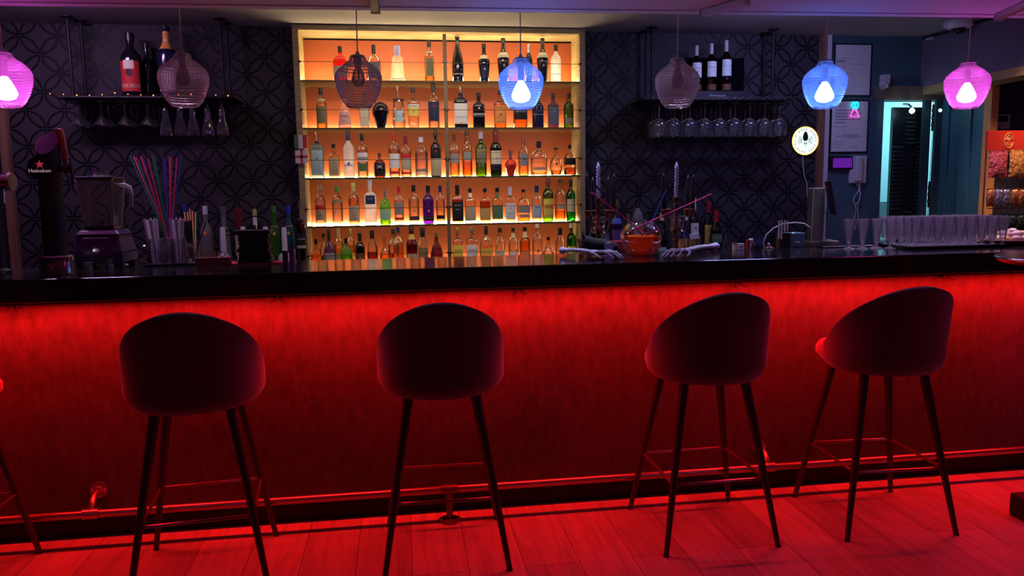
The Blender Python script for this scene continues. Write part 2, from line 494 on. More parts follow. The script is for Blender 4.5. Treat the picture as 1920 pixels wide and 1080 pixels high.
for (za, zb) in ((1.86, 2.02), (1.30, 1.46)):
    z = za; i = 0
    while z < zb:
        pts = [(0.010 * math.cos(a) * (1 if i % 2 else 0.3), 0.010 * math.cos(a) * (0.3 if i % 2 else 1), z + 0.017 * math.sin(a)) for a in [2 * PI * q / 10 for q in range(10)]]
        mb.tube(pts, 0.0045, n=6, closed=True); z += 0.026; i += 1
mb.tube([(0, 0, 0.9), (0, 0, 2.06)], 0.002, n=5)
mb.build('chain_links', black_gloss, ch)
# things in the bright room
sh = thing('utility_shelf', (3.52, 6.25, 0), 'white wire shelf seen in the bright room behind the doorway', 'shelf')
box('shelf_board', (-0.3, 0, 1.72), (0.5, 0.35, 1.735), white_pl, sh)
box('shelf_board', (-0.3, 0, 1.35), (0.5, 0.35, 1.365), white_pl, sh)
MB().tube([(-0.28, 0.02, 0), (-0.28, 0.02, 2.3)], 0.012).build('shelf_post', white_pl, sh)
MB().tube([(0.12, 0.02, 0), (0.12, 0.02, 2.3)], 0.012).build('shelf_post', white_pl, sh)
cr = thing('carton', (3.72, 5.85, 1.02), 'white carton with dark capitals inside the bright doorway', 'box')
box('carton_body', (-0.32, 0, 0), (0.3, 0.3, 0.3), paper_m, cr)
text('lettering', 'J UNI', 0.11, ink_m, (-0.06, -0.002, 0.18), cr)
st_ = thing('carton_stand', (3.72, 5.85, 0), 'pale cabinet under the white carton inside the bright doorway', 'cabinet')
box('cabinet_body', (-0.32, 0, 0.0), (0.3, 0.3, 1.0), white_pl, st_, bevel=0.004)
box('cabinet_door', (-0.31, -0.012, 0.05), (-0.005, 0, 0.97), white_pl, st_); box('cabinet_door', (0.0, -0.012, 0.05), (0.29, 0, 0.97), white_pl, st_)
tag(MB().lathe([(0.0, 0), (0.10, 0), (0.12, 0.02), (0.14, 0.16), (0.142, 0.16), (0.13, 0.17), (0, 0.17)]).build('plastic_tub', liquid('tub_plastic', (0.5, 0.85, 0.9))), 'pale round plastic tub on the wire shelf in the bright room', 'tub').location = (3.56, 6.43, 1.3655)

# notices on the teal wall
def notice(name, px, label, lines, frame=False):
    P = [aty(x, y, YW - 0.012) for x, y in px]
    xa = min(P[0].x, P[3].x); xb = max(P[1].x, P[2].x); za = (P[2].z + P[3].z) / 2; zb = (P[0].z + P[1].z) / 2
    o = thing(name, ((xa + xb) / 2, YW - 0.001, za), label, 'notice')
    w = (xb - xa) / 2; h = zb - za
    box('backing_board', (-w - 0.01, -0.008, -0.01), (w + 0.01, 0, h + 0.01), black_plastic, o)
    box('paper_sheet', (-w, -0.010, 0), (w, -0.0085, h), paper_m, o)
    mb = MB()
    for (fx, fy, fw, fh) in lines:
        n = max(1, int(fw * 14)); x = -w + fx * 2 * w
        for q in range(n):
            ww = fw * 2 * w / n
            mb.box((x + q * ww, -0.0112, h * (1 - fy - fh)), (x + q * ww + ww * (0.86 if fh < 0.012 else 0.8), -0.0102, h * (1 - fy)))
    mb.build('printed_lines', mat('faded_ink', (0.22, 0.2, 0.28), 0.8), o, smooth=False)
    return o


notice('framed_notice', [(1568, 84), (1634, 84), (1628, 178), (1565, 178)], 'white notice sheet with a few short lines, upper one on the teal wall',
       [(0.02, 0.27, 0.4, 0.008), (0.02, 0.31, 0.25, 0.035), (0.02, 0.38, 0.9, 0.006), (0.2, 0.43, 0.14, 0.012), (0.3, 0.56, 0.2, 0.008)])
notice('framed_notice', [(1563, 190), (1628, 190), (1621, 284), (1558, 284)], 'white notice sheet with a paragraph of text, lower one above the entry phone',
       [(0.12, 0.08, 0.15, 0.012)] + [(0.1, 0.17 + 0.06 * i, (0.7, 0.75, 0.6, 0.72, 0.3)[i], 0.02) for i in range(5)] +
       [(0.05, 0.50, 0.4, 0.008), (0.3, 0.66, 0.45, 0.012), (0.12, 0.69, 0.75, 0.012), (0.35, 0.72, 0.35, 0.01), (0.06, 0.80, 0.35, 0.008), (0.06, 0.85, 0.3, 0.008), (0.08, 0.91, 0.2, 0.008), (0.5, 0.91, 0.28, 0.008)])
# neon reflection modelled as glowing shapes: a cyan pair of leaves over a pink drop
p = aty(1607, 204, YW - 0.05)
ne = thing('neon_reflection', (p.x, YW - 0.013, p.z), 'tiny cyan and pink neon reflection modelled in front of the lower notice', 'neon reflection')
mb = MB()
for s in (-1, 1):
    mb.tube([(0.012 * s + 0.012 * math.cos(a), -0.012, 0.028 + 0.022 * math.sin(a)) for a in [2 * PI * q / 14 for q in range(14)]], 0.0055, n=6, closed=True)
mb.build('cyan_reflection', glow('reflected_cyan', (0.02, 0.75, 0.95), 1.6), ne)
MB().tube([(-0.034, -0.012, -0.052), (-0.014, -0.012, -0.004), (0.010, -0.012, -0.004), (0.034, -0.012, -0.055)], 0.005, n=6, closed=True).build('pink_reflection', glow('reflected_pink', (1.0, 0.12, 0.75), 1.8), ne)
box('reflection_backing', (-0.02, -0.008, -0.02), (0.02, 0, 0.02), white_pl, ne)
# dark display with violet glow
P0 = aty(1556, 293, YW - 0.02); P1 = aty(1598, 318, YW - 0.02)
dd = thing('wall_display', ((P0.x + P1.x) / 2, YW - 0.001, P1.z), 'small black wall display glowing violet under the lower notice', 'display')
w = (P1.x - P0.x) / 2; h = P0.z - P1.z
box('housing', (-w, -0.03, 0), (w, 0, h), black_plastic, dd, bevel=0.003)
box('screen', (-w + 0.02, -0.033, 0.014), (w - 0.012, -0.0305, h - 0.014), mat('violet_screen', (0.02, 0.005, 0.04), 0.2, emit=(0.20, 0.02, 0.55), es=0.55), dd)
# entry phone with coiled cord
P0 = aty(1596, 292, YW - 0.03); P1 = aty(1624, 343, YW - 0.03)
ep = thing('entry_phone', ((P0.x + P1.x) / 2, YW - 0.001, P1.z), 'white entry phone with dangling cord on the teal wall', 'phone')
w = (P1.x - P0.x) / 2; h = P0.z - P1.z
box('phone_base', (-w, -0.03, 0), (w, 0, h), white_pl, ep, bevel=0.005)
box('handset', (-w * 0.55, -0.055, 0.012), (w * 0.25, -0.0305, h - 0.01), white_pl, ep, bevel=0.009)
cord = [(0.02 + 0.0, -0.02, 0.0), (0.005, -0.03, -0.06), (-0.028, -0.03, -0.10), (-0.03, -0.03, -0.14), (-0.012, -0.03, -0.155), (0.012, -0.03, -0.13), (0.022, -0.03, -0.08), (0.012, -0.025, -0.03), (-0.01, -0.02, 0.0)]
MB().tube(cord, 0.004, n=6).build('handset_cord', white_pl, ep)
MB().tube([(0.03, -0.01, 0.0), (0.028, -0.012, -0.1), (0.015, -0.012, -0.16), (0.02, -0.012, -0.25), (0.0, -0.012, -0.34)], 0.003, n=6).build('wall_cable', white_pl, ep)
MB().tube([(-0.02, -0.03, -0.155), (0.0, -0.02, -0.2), (-0.03, -0.015, -0.32)], 0.003, n=6).build('wall_cable', white_pl, ep)

# security camera on the teal wall
p = aty(1668, 152, YW - 0.1)
sc_ = thing('security_camera', (p.x, YW - 0.001, p.z), 'small white security camera on the teal wall above the doorway', 'security camera')
MB().ball((-0.01, -0.05, -0.02), 0.034, (1, 0.9, 0.8)).build('camera_body', white_pl, sc_)
MB().tube([(-0.035, -0.075, -0.035), (-0.048, -0.095, -0.042)], 0.018).build('lens_tube', mat('grey_plastic', (0.35, 0.33, 0.38), 0.4), sc_)
box('bracket', (-0.015, -0.05, -0.01), (0.04, 0, 0.055), white_pl, sc_, bevel=0.004)
# ceiling dome
p = atz(1815, 40, ZC)
dm = thing('ceiling_detector', (3.66, 4.70, ZC - 0.001), 'white round dome detector with dark lens on the ceiling near the purple wall', 'detector')
MB().lathe([(0, 0), (0.085, 0), (0.09, -0.01), (0.085, -0.035), (0.06, -0.05), (0, -0.052)]).build('detector_body', white_pl, dm)
MB().lathe([(0.045, -0.05), (0.042, -0.066), (0.025, -0.082), (0, -0.085)]).build('dark_lens', black_gloss, dm)
tag(MB().tube([(3.775, 5.2, 2.50), (3.775, 4.9, 2.49), (3.775, 4.3, 2.495), (3.775, 3.9, 2.495)], 0.008, n=6).build('ceiling_cable', black_plastic), 'black cable running along the top of the purple wall', 'cable')
tag(box('cable_clip', (3.76, 5.10, 2.475), (3.785, 5.15, 2.49), white_pl), 'small white clip at the far corner of the black ceiling cable', 'clip')
# white and metal tracks fixed under the low ceiling
def track(name, a, b, label, m, r=0.016):
    o = thing(name, a, label, 'rail'); d = Vector(b) - Vector(a)
    ang = math.atan2(d.y, d.x)
    M = Matrix.Rotation(ang, 4, 'Z')
    box('rail_bar', (0, -r, -0.028), (d.length, r, 0), m, o, M=M)
    box('end_cap', (-0.006, -r - 0.003, -0.031), (0, r + 0.003, 0.001), mat('grey_plastic', (0.35, 0.33, 0.38), 0.4), o, M=M)
    return o


def tp(x, y): return atz(x, y, 2.22)


a = tp(1312, 27); b = tp(1402, 0); track('ceiling_track', (a.x, 3.38, LZ(a.x)), (b.x, b.y, LZ(a.x)), 'violet-lit white rail fixed under the low ceiling near the middle pendant', white_pl)
a = tp(1862, 37); b = tp(1930, 8); track('ceiling_track', (a.x, 3.38, LZ(a.x)), (b.x, b.y, LZ(a.x)), 'pale metal rail fixed under the low ceiling at the right corner', steel)
a = tp(705, 20); b = tp(702, 0); track('ceiling_track', (a.x, 3.38, LZ(a.x)), (b.x, b.y - 0.2, LZ(a.x)), 'short grey bracket rail under the low ceiling above the cabinet', iron_m)
a = tp(0, 2); b = tp(17, 12); track('ceiling_track', (b.x, 3.36, LZ(b.x)), (b.x - 0.25, 3.1, LZ(b.x)), 'white rail end under the low ceiling in the upper left corner', white_pl, r=0.008)

# ------------------------------------------------------------------ the bar
bar = thing('bar_counter', (0, 3.2, 0), 'long black bar counter with red lit concrete front and foot rail', 'bar')
CX0, CX1 = -3.6, 3.9
CT = 1.12
box('countertop', (CX0, 0.0, 1.026), (CX1, 0.59, CT), counter_m, bar, bevel=0.004)
# concrete panel
pm = bpy.data.materials.new('stained_concrete'); pm.use_nodes = True
nt = pm.node_tree; b_ = nt.nodes['Principled BSDF']
tc = nt.nodes.new('ShaderNodeTexCoord'); mp = nt.nodes.new('ShaderNodeMapping'); mp.inputs['Scale'].default_value = (3, 1, 1.2)
nt.links.new(tc.outputs['Object'], mp.inputs[0])
n1 = nt.nodes.new('ShaderNodeTexNoise'); n1.inputs['Scale'].default_value = 1.1; n1.inputs['Detail'].default_value = 9; n1.inputs['Roughness'].default_value = 0.65
n2 = nt.nodes.new('ShaderNodeTexNoise'); n2.inputs['Scale'].default_value = 9; n2.inputs['Detail'].default_value = 8; n2.inputs['Roughness'].default_value = 0.7
nt.links.new(tc.outputs['Object'], n1.inputs[0]); nt.links.new(mp.outputs[0], n2.inputs[0])
mx = nt.nodes.new('ShaderNodeMath'); mx.operation = 'MULTIPLY_ADD'; mx.inputs[1].default_value = 0.5
nt.links.new(n2.outputs['Fac'], mx.inputs[0]); mh = nt.nodes.new('ShaderNodeMath'); mh.operation = 'MULTIPLY'; mh.inputs[1].default_value = 0.5
nt.links.new(n1.outputs['Fac'], mh.inputs[0]); nt.links.new(mh.outputs[0], mx.inputs[2])
rp = nt.nodes.new('ShaderNodeValToRGB'); rp.color_ramp.elements[0].position = 0.36; rp.color_ramp.elements[0].color = (0.042, 0.031, 0.031, 1)
rp.color_ramp.elements[1].position = 0.62; rp.color_ramp.elements[1].color = (0.105, 0.084, 0.080, 1)
nt.links.new(mx.outputs[0], rp.inputs[0]); nt.links.new(rp.outputs[0], b_.inputs['Base Color'])
b_.inputs['Roughness'].default_value = 0.7; b_.inputs['Specular IOR Level'].default_value = 0.2
bp = nt.nodes.new('ShaderNodeBump'); bp.inputs['Strength'].default_value = 0.25; bp.inputs['Distance'].default_value = 0.004
nt.links.new(mx.outputs[0], bp.inputs['Height']); nt.links.new(bp.outputs[0], b_.inputs['Normal'])
box('front_panel', (CX0 + 0.02, 0.12, 0.095), (CX1 - 0.02, 0.2, 1.026), pm, bar)
box('rear_carcass', (CX0 + 0.02, 0.2, 0.0), (CX1 - 0.02, 0.5, 1.026), black_matt, bar)
box('kickboard', (CX0 + 0.02, 0.14, 0.0), (CX1 - 0.02, 0.2, 0.095), black_matt, bar)
box('led_strip', (CX0 + 0.1, 0.016, 1.019), (CX1 - 0.1, 0.028, 1.0255), black_matt, bar)
box('panel_edge_profile', (CX0 + 0.02, 0.105, 0.092), (CX1 - 0.02, 0.12, 0.104), mat('worn_metal_edge', (0.5, 0.35, 0.3), 0.3, 0.8, bump=0.6, bscale=30), bar)
rail_m = mat('foot_rail_metal', (0.45, 0.36, 0.34), 0.28, 0.9)
MB().tube([(CX0 + 0.1, 0.02, 0.145), (CX1 - 0.1, 0.02, 0.145)], 0.0155, n=14).build('foot_rail', rail_m, bar)
for x in (-1.30, 1.655):
    mb = MB()
    mb.lathe([(0, 0), (0.035, 0), (0.035, 0.006), (0.018, 0.008), (0.016, 0.02), (0, 0.02)], n=20)
    bmesh.ops.rotate(mb.bm, cent=(0, 0, 0), matrix=Matrix.Rotation(PI / 2, 3, 'X'), verts=mb.bm.verts)
    bmesh.ops.translate(mb.bm, vec=(x, 0.12, 0.21), verts=mb.bm.verts)
    mb.tube([(x, 0.118, 0.21), (x, 0.06, 0.20), (x, 0.025, 0.165), (x, 0.02, 0.145)], 0.012, n=10)
    mb.tube([(x - 0.03, 0.02, 0.145), (x + 0.03, 0.02, 0.145)], 0.022, n=12)
    for s in (-1, 1): mb.ball((x + s * 0.024, 0.112, 0.21 + 0.0), 0.005, n=8)
    mb.build('wall_flange', rail_m, bar)
for x in (0.17, 3.12):
    mb = MB()
    mb.tube([(x, 0.02, 0.012), (x, 0.02, 0.145)], 0.0145, n=12)
    mb.tube([(x - 0.035, 0.02, 0.145), (x + 0.035, 0.02, 0.145)], 0.021, n=12)
    mb.lathe([(0, 0), (0.048, 0), (0.048, 0.008), (0.02, 0.014), (0, 0.014)], n=20, c=(x, 0.02, 0.0))
    for s in (-1, 1): mb.ball((x + s * 0.036, 0.0, 0.012), 0.007, n=8)
    mb.build('rail_foot', mat('rail_foot_metal', (0.2, 0.15, 0.15), 0.35, 0.8), bar)
for (x, y) in ((21, 573), (520, 557), (972, 543), (1385, 528), (1776, 514)):
    p = aty(x, y, 3.28)
    mb = MB(); mb.box((p.x - 0.012, 0.09, 1.0), (p.x + 0.012, 0.105, 1.026))
    for s in (-1, 1):
        mb.tube([(p.x + s * 0.006, 0.095, 1.015), (p.x + s * 0.012, 0.08, 0.995), (p.x + s * 0.024, 0.064, 0.988), (p.x + s * 0.034, 0.056, 0.998), (p.x + s * 0.036, 0.054, 1.010)], 0.0035, n=7)
        mb.ball((p.x + s * 0.036, 0.054, 1.012), 0.0055, n=8)
    mb.build('bag_hook', mat('hook_metal', (0.012, 0.008, 0.008), 0.35), bar)

# back counter along the wall
BC = 0.93
XLc, XRc = -0.64, 1.245
bc = thing('back_counter', (0, 4.75, 0), 'dark counter along the patterned wall carrying bottles', 'counter')
box('worktop', (XLc, 0.4, BC - 0.035), (XRc, 0.635, BC), mat('back_worktop', (0.05, 0.04, 0.035), 0.3), bc)
box('worktop', (-3.6, 0, BC - 0.035), (2.95, 0.465, BC), mat('back_worktop', (0.05, 0.04, 0.035), 0.3), bc, bevel=0.003)
box('cabinet_body', (-3.58, 0.03, 0.0), (2.93, 0.46, BC - 0.035), black_matt, bc)
for i in range(9): box('cabinet_door', (-3.55 + i * 0.725, 0.01, 0.08), (-3.55 + i * 0.725 + 0.71, 0.03, BC - 0.05), black_plastic, bc)

# post with pale foot at the right edge of the picture, and a chrome bowl edge
p = atz(1925, 1000, 0)
tb = thing('high_table', (p.x + 0.03, p.y - 0.02, 0), 'chrome rimmed high table on a square black foot, cut by the right edge', 'table')
box('foot', (0.043, -0.02, 0), (0.30, 0.2, 0.10), black_matt, tb, bevel=0.006)
box('column', (0.068, 0.03, 0.10), (0.135, 0.07, aty(1905, 487, tb.location.y + 0.03).z - 0.022), mat('column_red_brown', (0.25, 0.10, 0.09), 0.4, 0.4), tb, bevel=0.003)
TZ = 1.055
q = aty(1905, 487, tb.location.y + 0.03)
TR = 0.30
tcx = q.x + TR - tb.location.x
MB().lathe([(0, q.z - 0.022), (TR - 0.02, q.z - 0.022), (TR - 0.006, q.z - 0.012), (TR - 0.006, q.z + 0.004), (0, q.z + 0.006)], n=64, c=(tcx, 0.03, 0)).build('table_top', black_gloss, tb)
MB().tube([(tcx + (TR - 0.004) * math.cos(a), 0.03 + (TR - 0.004) * math.sin(a), q.z - 0.004) for a in [2 * PI * k / 72 for k in range(72)]], 0.0085, n=10, closed=True).build('chrome_rim', chrome, tb)
# ------------------------------------------------------------------ bar stools
velvet = mat('stool_velvet', (0.095, 0.013, 0.034), 0.85, spec=0.15, sheen=0.5, bump=0.05, bscale=60)
leg_m = mat('stool_leg_metal', (0.05, 0.03, 0.032), 0.42, 0.3)


def make_stool(loc, label, group, rz):
    t = thing('bar_stool', loc, label, 'bar stool', group, rz)
    # shell: wraps the rear (-Y) and sides
    mb = MB(); NA = 36; NZ = 12; A = math.radians(98)
    grid = []
    for i in range(NA + 1):
        a = -A + 2 * A * i / NA
        ca = math.cos(a)
        top = 0.80 + 0.245 * (max(0.0, ca) ** 0.80) if abs(a) < PI / 2 else 0.80 - 0.075 * (-ca) * 1.4
        bot = 0.684
        col = []
        for j in range(NZ + 1):
            q = j / NZ; z = bot + (top - bot) * q
            R = 0.231 - 0.034 * max(0, 1 - (z - bot) / 0.05) ** 2.0
            lean = -0.05 * max(0, (z - 0.78) / 0.26) * max(0, ca)
            R2 = R - 0.010 * max(0, (z - 0.86) / 0.19) ** 1.5 * (1 - max(0, ca))
            col.append(mb.bm.verts.new((R2 * math.sin(a), -R * 0.98 * ca + lean - 0.025, z)))
        grid.append(col)
    for i in range(NA):
        for j in range(NZ): mb.bm.faces.new((grid[i][j], grid[i + 1][j], grid[i + 1][j + 1], grid[i][j + 1]))
    sh = mb.build('backrest_shell', velvet, t, fix=True)
    so = sh.modifiers.new('thick', 'SOLIDIFY'); so.thickness = 0.032; so.offset = 0
    bv = sh.modifiers.new('round', 'BEVEL'); bv.width = 0.014; bv.segments = 3; bv.limit_method = 'ANGLE'; bv.angle_limit = math.radians(50)
    # seat
    mb = MB()
    mb.lathe([(0, 0.682), (0.15, 0.682), (0.195, 0.69), (0.212, 0.712), (0.212, 0.735), (0.200, 0.755), (0.16, 0.768), (0.08, 0.772), (0, 0.773)], n=40, c=(0, 0.05, -0.005), dep=1.10, e=2.3)
    mb.build('seat_cushion', velvet, t)
    mb = MB(); mb.lathe([(0, 0.664), (0.165, 0.664), (0.18, 0.672), (0.18, 0.676), (0, 0.676)], n=28); mb.build('seat_base', black_matt, t)
    for sx in (-1, 1):
        for sy in (-1, 1):
            MB().tube([(0.128 * sx, 0.125 * sy, 0.668), (0.235 * sx, 0.232 * sy, 0.004)], [0.0195, 0.0105], n=14).build('leg', leg_m, t)
            MB().tube([(0.2352 * sx, 0.2322 * sy, 0.006), (0.2355 * sx, 0.2325 * sy, 0.0)], 0.0112, n=12).build('foot_glide', black_matt, t)
    q = 0.128 + (0.235 - 0.128) * (0.668 - 0.275) / 0.664
    c = 0.018; pts = []
    for (sx, sy) in ((1, 1), (-1, 1), (-1, -1), (1, -1)):
        cx, cy_ = q * sx, q * sy
        a0 = math.atan2(sy, sx)
        for k in (-1, 0, 1):
            aa = a0 + k * PI / 4
            pts.append((cx - c * sx + c * math.cos(aa), cy_ - c * sy + c * math.sin(aa), 0.273))
    MB().tube(pts, 0.0068, n=8, closed=True).build('footrest', mat('footrest_metal', (0.28, 0.16, 0.15), 0.3, 0.8), t)
    return t


SG = 'velvet bar stools in front of the bar'
st0 = make_stool((-0.778, 2.945, 0), 'velvet bar stool before the straw jars, left of the lit cabinet', SG, 0.10)
dup(st0, (-1.735, 2.97, 0), 0.0, 'velvet bar stool cut by the left edge with only seat and leg showing', SG)
dup(st0, (0.137, 2.97, 0), -0.02, 'velvet bar stool seen squarely from behind below the lit cabinet', SG)
dup(st0, (1.222, 2.97, 0), 0.01, 'velvet bar stool in front of the punch bowl and right skeleton arm', SG)
dup(st0, (2.003, 2.955, 0), -0.05, 'velvet bar stool nearest the right edge below the rows of flutes', SG)

# ------------------------------------------------------------------ pendant lamps
def pendant(x, y_, zt, shade_m, label, lit=None, group='glass pendant lamps over the bar'):
    t = thing('pendant_lamp', (x, y_, zt), label, 'pendant lamp', group)
    NA, NZ = 240, 110
    prof = [(0.030, 0.0), (0.036, -0.004), (0.037, -0.014), (0.046, -0.022), (0.070, -0.040), (0.092, -0.062), (0.101, -0.082), (0.1015, -0.100), (0.097, -0.130), (0.086, -0.165), (0.070, -0.196), (0.056, -0.214), (0.053, -0.217)]
    def rad(z):
        for (r0, z0), (r1, z1) in zip(prof, prof[1:]):
            if z1 <= z <= z0: return r0 + (r1 - r0) * (z0 - z) / max(1e-9, z0 - z1)
        return prof[-1][0]
    mb = MB(); rings = []
    for j in range(NZ + 1):
        z = -0.217 * j / NZ; r = rad(z); ring = []
        amp = 0.0027 if -0.205 < z < -0.03 else 0.0
        for k in range(NA):
            a = 2 * PI * k / NA
            d = math.sin(24 * a + z * 260) * math.sin(24 * a - z * 260)
            rr = r + amp * d
            ring.append(mb.bm.verts.new((rr * math.cos(a), rr * math.sin(a), z)))
        rings.append(ring)
    for j in range(NZ):
        for k in range(NA): mb.bm.faces.new((rings[j][k], rings[j][(k + 1) % NA], rings[j + 1][(k + 1) % NA], rings[j + 1][k]))
    mb.build('glass_shade', shade_m, t)
    MB().tube([(0.053 * math.cos(q * PI / 16), 0.053 * math.sin(q * PI / 16), -0.217) for q in range(32)], 0.002, n=6, closed=True).build('shade_rim', MATS.get('rim_glass') or thin_glass('rim_glass', (0.9, 0.8, 0.85), gloss=0.8), t)
    MB().lathe([(0, 0.022), (0.006, 0.022), (0.008, 0.012), (0.016, 0.008), (0.03, 0.004), (0.031, -0.002), (0.02, -0.004), (0.017, -0.03), (0.0, -0.03)], n=24).build('socket', steel, t)
    MB().tube([(0, 0, 0.02), (0.001, 0, 0.15), (0, 0, ZC - zt)], 0.0028, n=7).build('cord', mat('lamp_cord', (0.55, 0.45, 0.42), 0.6), t)
    MB().lathe([(0, ZC - zt), (0.035, ZC - zt), (0.035, ZC - zt - 0.02), (0, ZC - zt - 0.022)], n=20).build('ceiling_cup', steel, t)
    if lit:
        MB().lathe([(0, -0.095), (0.012, -0.096), (0.020, -0.108), (0.034, -0.135), (0.043, -0.158), (0.043, -0.168), (0.034, -0.184), (0.016, -0.191), (0, -0.192)], n=24).build('bulb', lit, t)
        MB().lathe([(0, -0.03), (0.013, -0.032), (0.014, -0.075), (0.012, -0.0955), (0, -0.0955)], n=20).build('bulb_neck', mat('bulb_neck', (0.5, 0.45, 0.5), 0.4), t)
    else:
        MB().lathe([(0, -0.03), (0.013, -0.032), (0.014, -0.05), (0.022, -0.07), (0.029, -0.095), (0.026, -0.115), (0.014, -0.130), (0, -0.133)], n=24).build('bulb', thin_glass('bulb_glass', (0.55, 0.58, 0.66), (0.4, 0.4, 0.45), gloss=0.9, haze=0.15), t)
        MB().tube([(0, 0, -0.04), (0.002, 0, -0.09), (-0.002, 0, -0.11)], 0.004, n=8).build('filament', steel, t)
    return t


clear_shade = thin_glass('shade_glass_rose', (0.95, 0.88, 0.92), (0.84, 0.78, 0.84), gloss=0.9, rough=0.07, haze=0.2, hazecol=(0.9, 0.74, 0.80), trans=0.5)
blue_lit_shade = thin_glass('shade_glass_blue_lit', (0.80, 0.85, 1.0), (0.5, 0.55, 0.8), gloss=0.5, rough=0.12, haze=0.17, hazecol=(0.6, 0.75, 0.95), trans=0.6)  # blue glow of the bulb put into the glass tint
pink_lit_shade = thin_glass('shade_glass_pink_lit', (1.0, 0.8, 0.95), (0.8, 0.5, 0.7), gloss=0.5, rough=0.12, haze=0.17, hazecol=(0.95, 0.6, 0.9), trans=0.6)  # pink glow of the bulb put into the glass tint
blue_bulb = glow('bulb_blue', (0.11, 0.27, 1.0), 34)
pink_bulb = glow('bulb_pink', (0.85, 0.14, 0.85), 28)
PZ = 2.032
pendant(-1.603, 3.5, PZ, pink_lit_shade, 'pink lit glass pendant lamp half cut by the left edge', pink_bulb)
pendant(-0.899, 3.5, PZ, clear_shade, 'unlit rose glass pendant lamp in front of the left glass rack')
pendant(-0.166, 3.5, PZ, clear_shade, 'unlit rose glass pendant lamp in front of the cabinet')
pendant(0.557, 3.5, PZ - 0.004, blue_lit_shade, 'blue lit glass pendant lamp in front of the cabinet', blue_bulb)
pendant(1.296, 3.5, PZ, clear_shade, 'unlit smoky glass pendant lamp in front of the right glass rack')
pendant(2.035, 3.5, PZ, blue_lit_shade, 'blue lit glass pendant lamp in front of the paper notices', blue_bulb)
pendant(2.79, 3.5, PZ, pink_lit_shade, 'pink lit glass pendant lamp in front of the purple wall', pink_bulb)

# ------------------------------------------------------------------ lit bottle cabinet
cab = thing('bottle_cabinet', (0, 5.12, 0), 'tall wooden cabinet with lit orange back and shelves of bottles', 'cabinet')
XL, XRr, XM = -0.645, 1.252, 0.316
ZT = 2.509
FW = 0.038
box('side_panel', (XL, 0, BC), (XL + FW, 0.27, ZT), wood_frame, cab, bevel=0.002)
box('side_panel', (XRr - FW, 0, BC), (XRr, 0.27, ZT), wood_frame, cab, bevel=0.002)
box('top_panel', (XL + FW, 0, ZT - 0.033), (XRr - FW, 0.27, ZT), wood_frame, cab, bevel=0.002)
box('centre_upright', (XM - 0.0115, 0.0, BC), (XM + 0.0115, 0.03, ZT - 0.045), mat('upright_wood', (0.22, 0.15, 0.08), 0.5, spec=0.3), cab, bevel=0.002)
box('back_panel', (XL + FW, 0.255, BC), (XRr - FW, 0.27, ZT - 0.045), mat('orange_back_panel', (0.50, 0.115, 0.038), 0.45, vary=0.06, vscale=2), cab)
SZ = [2.168, 1.868, 1.549, 1.235, BC]
shelf_m = mat('shelf_smoked_glass', (0.10, 0.085, 0.04), 0.12, spec=0.6)
led_m = glow('warm_led', (1.0, 0.80, 0.45), 60.0)
for i, z in enumerate(SZ):
    if i < 4: box('shelf', (XL + FW + 0.001, 0.004, z - 0.012), (XRr - FW - 0.001, 0.254, z), shelf_m, cab)
    box('led_strip', (XL + FW + 0.01, 0.243, z + 0.0005), (XRr - FW - 0.01, 0.254, z + (0.009 if i < 4 else 0.004)), led_m, cab)
    for sx, (xa, xb) in enumerate(((XL + FW, XM - 0.012), (XM + 0.012, XRr - FW))):
        mb = MB(); zz = z + 0.112
        mb.tube([(xa, -0.006, zz), (xb, -0.006, zz)], 0.0018, n=6)
        for xx in (xa, xb): mb.box((xx - 0.008, -0.012, zz - 0.006), (xx + 0.008, 0.002, zz + 0.006))
        mb.build('guard_wire', mat('wire_dark', (0.06, 0.03, 0.02), 0.4, 0.5), cab)

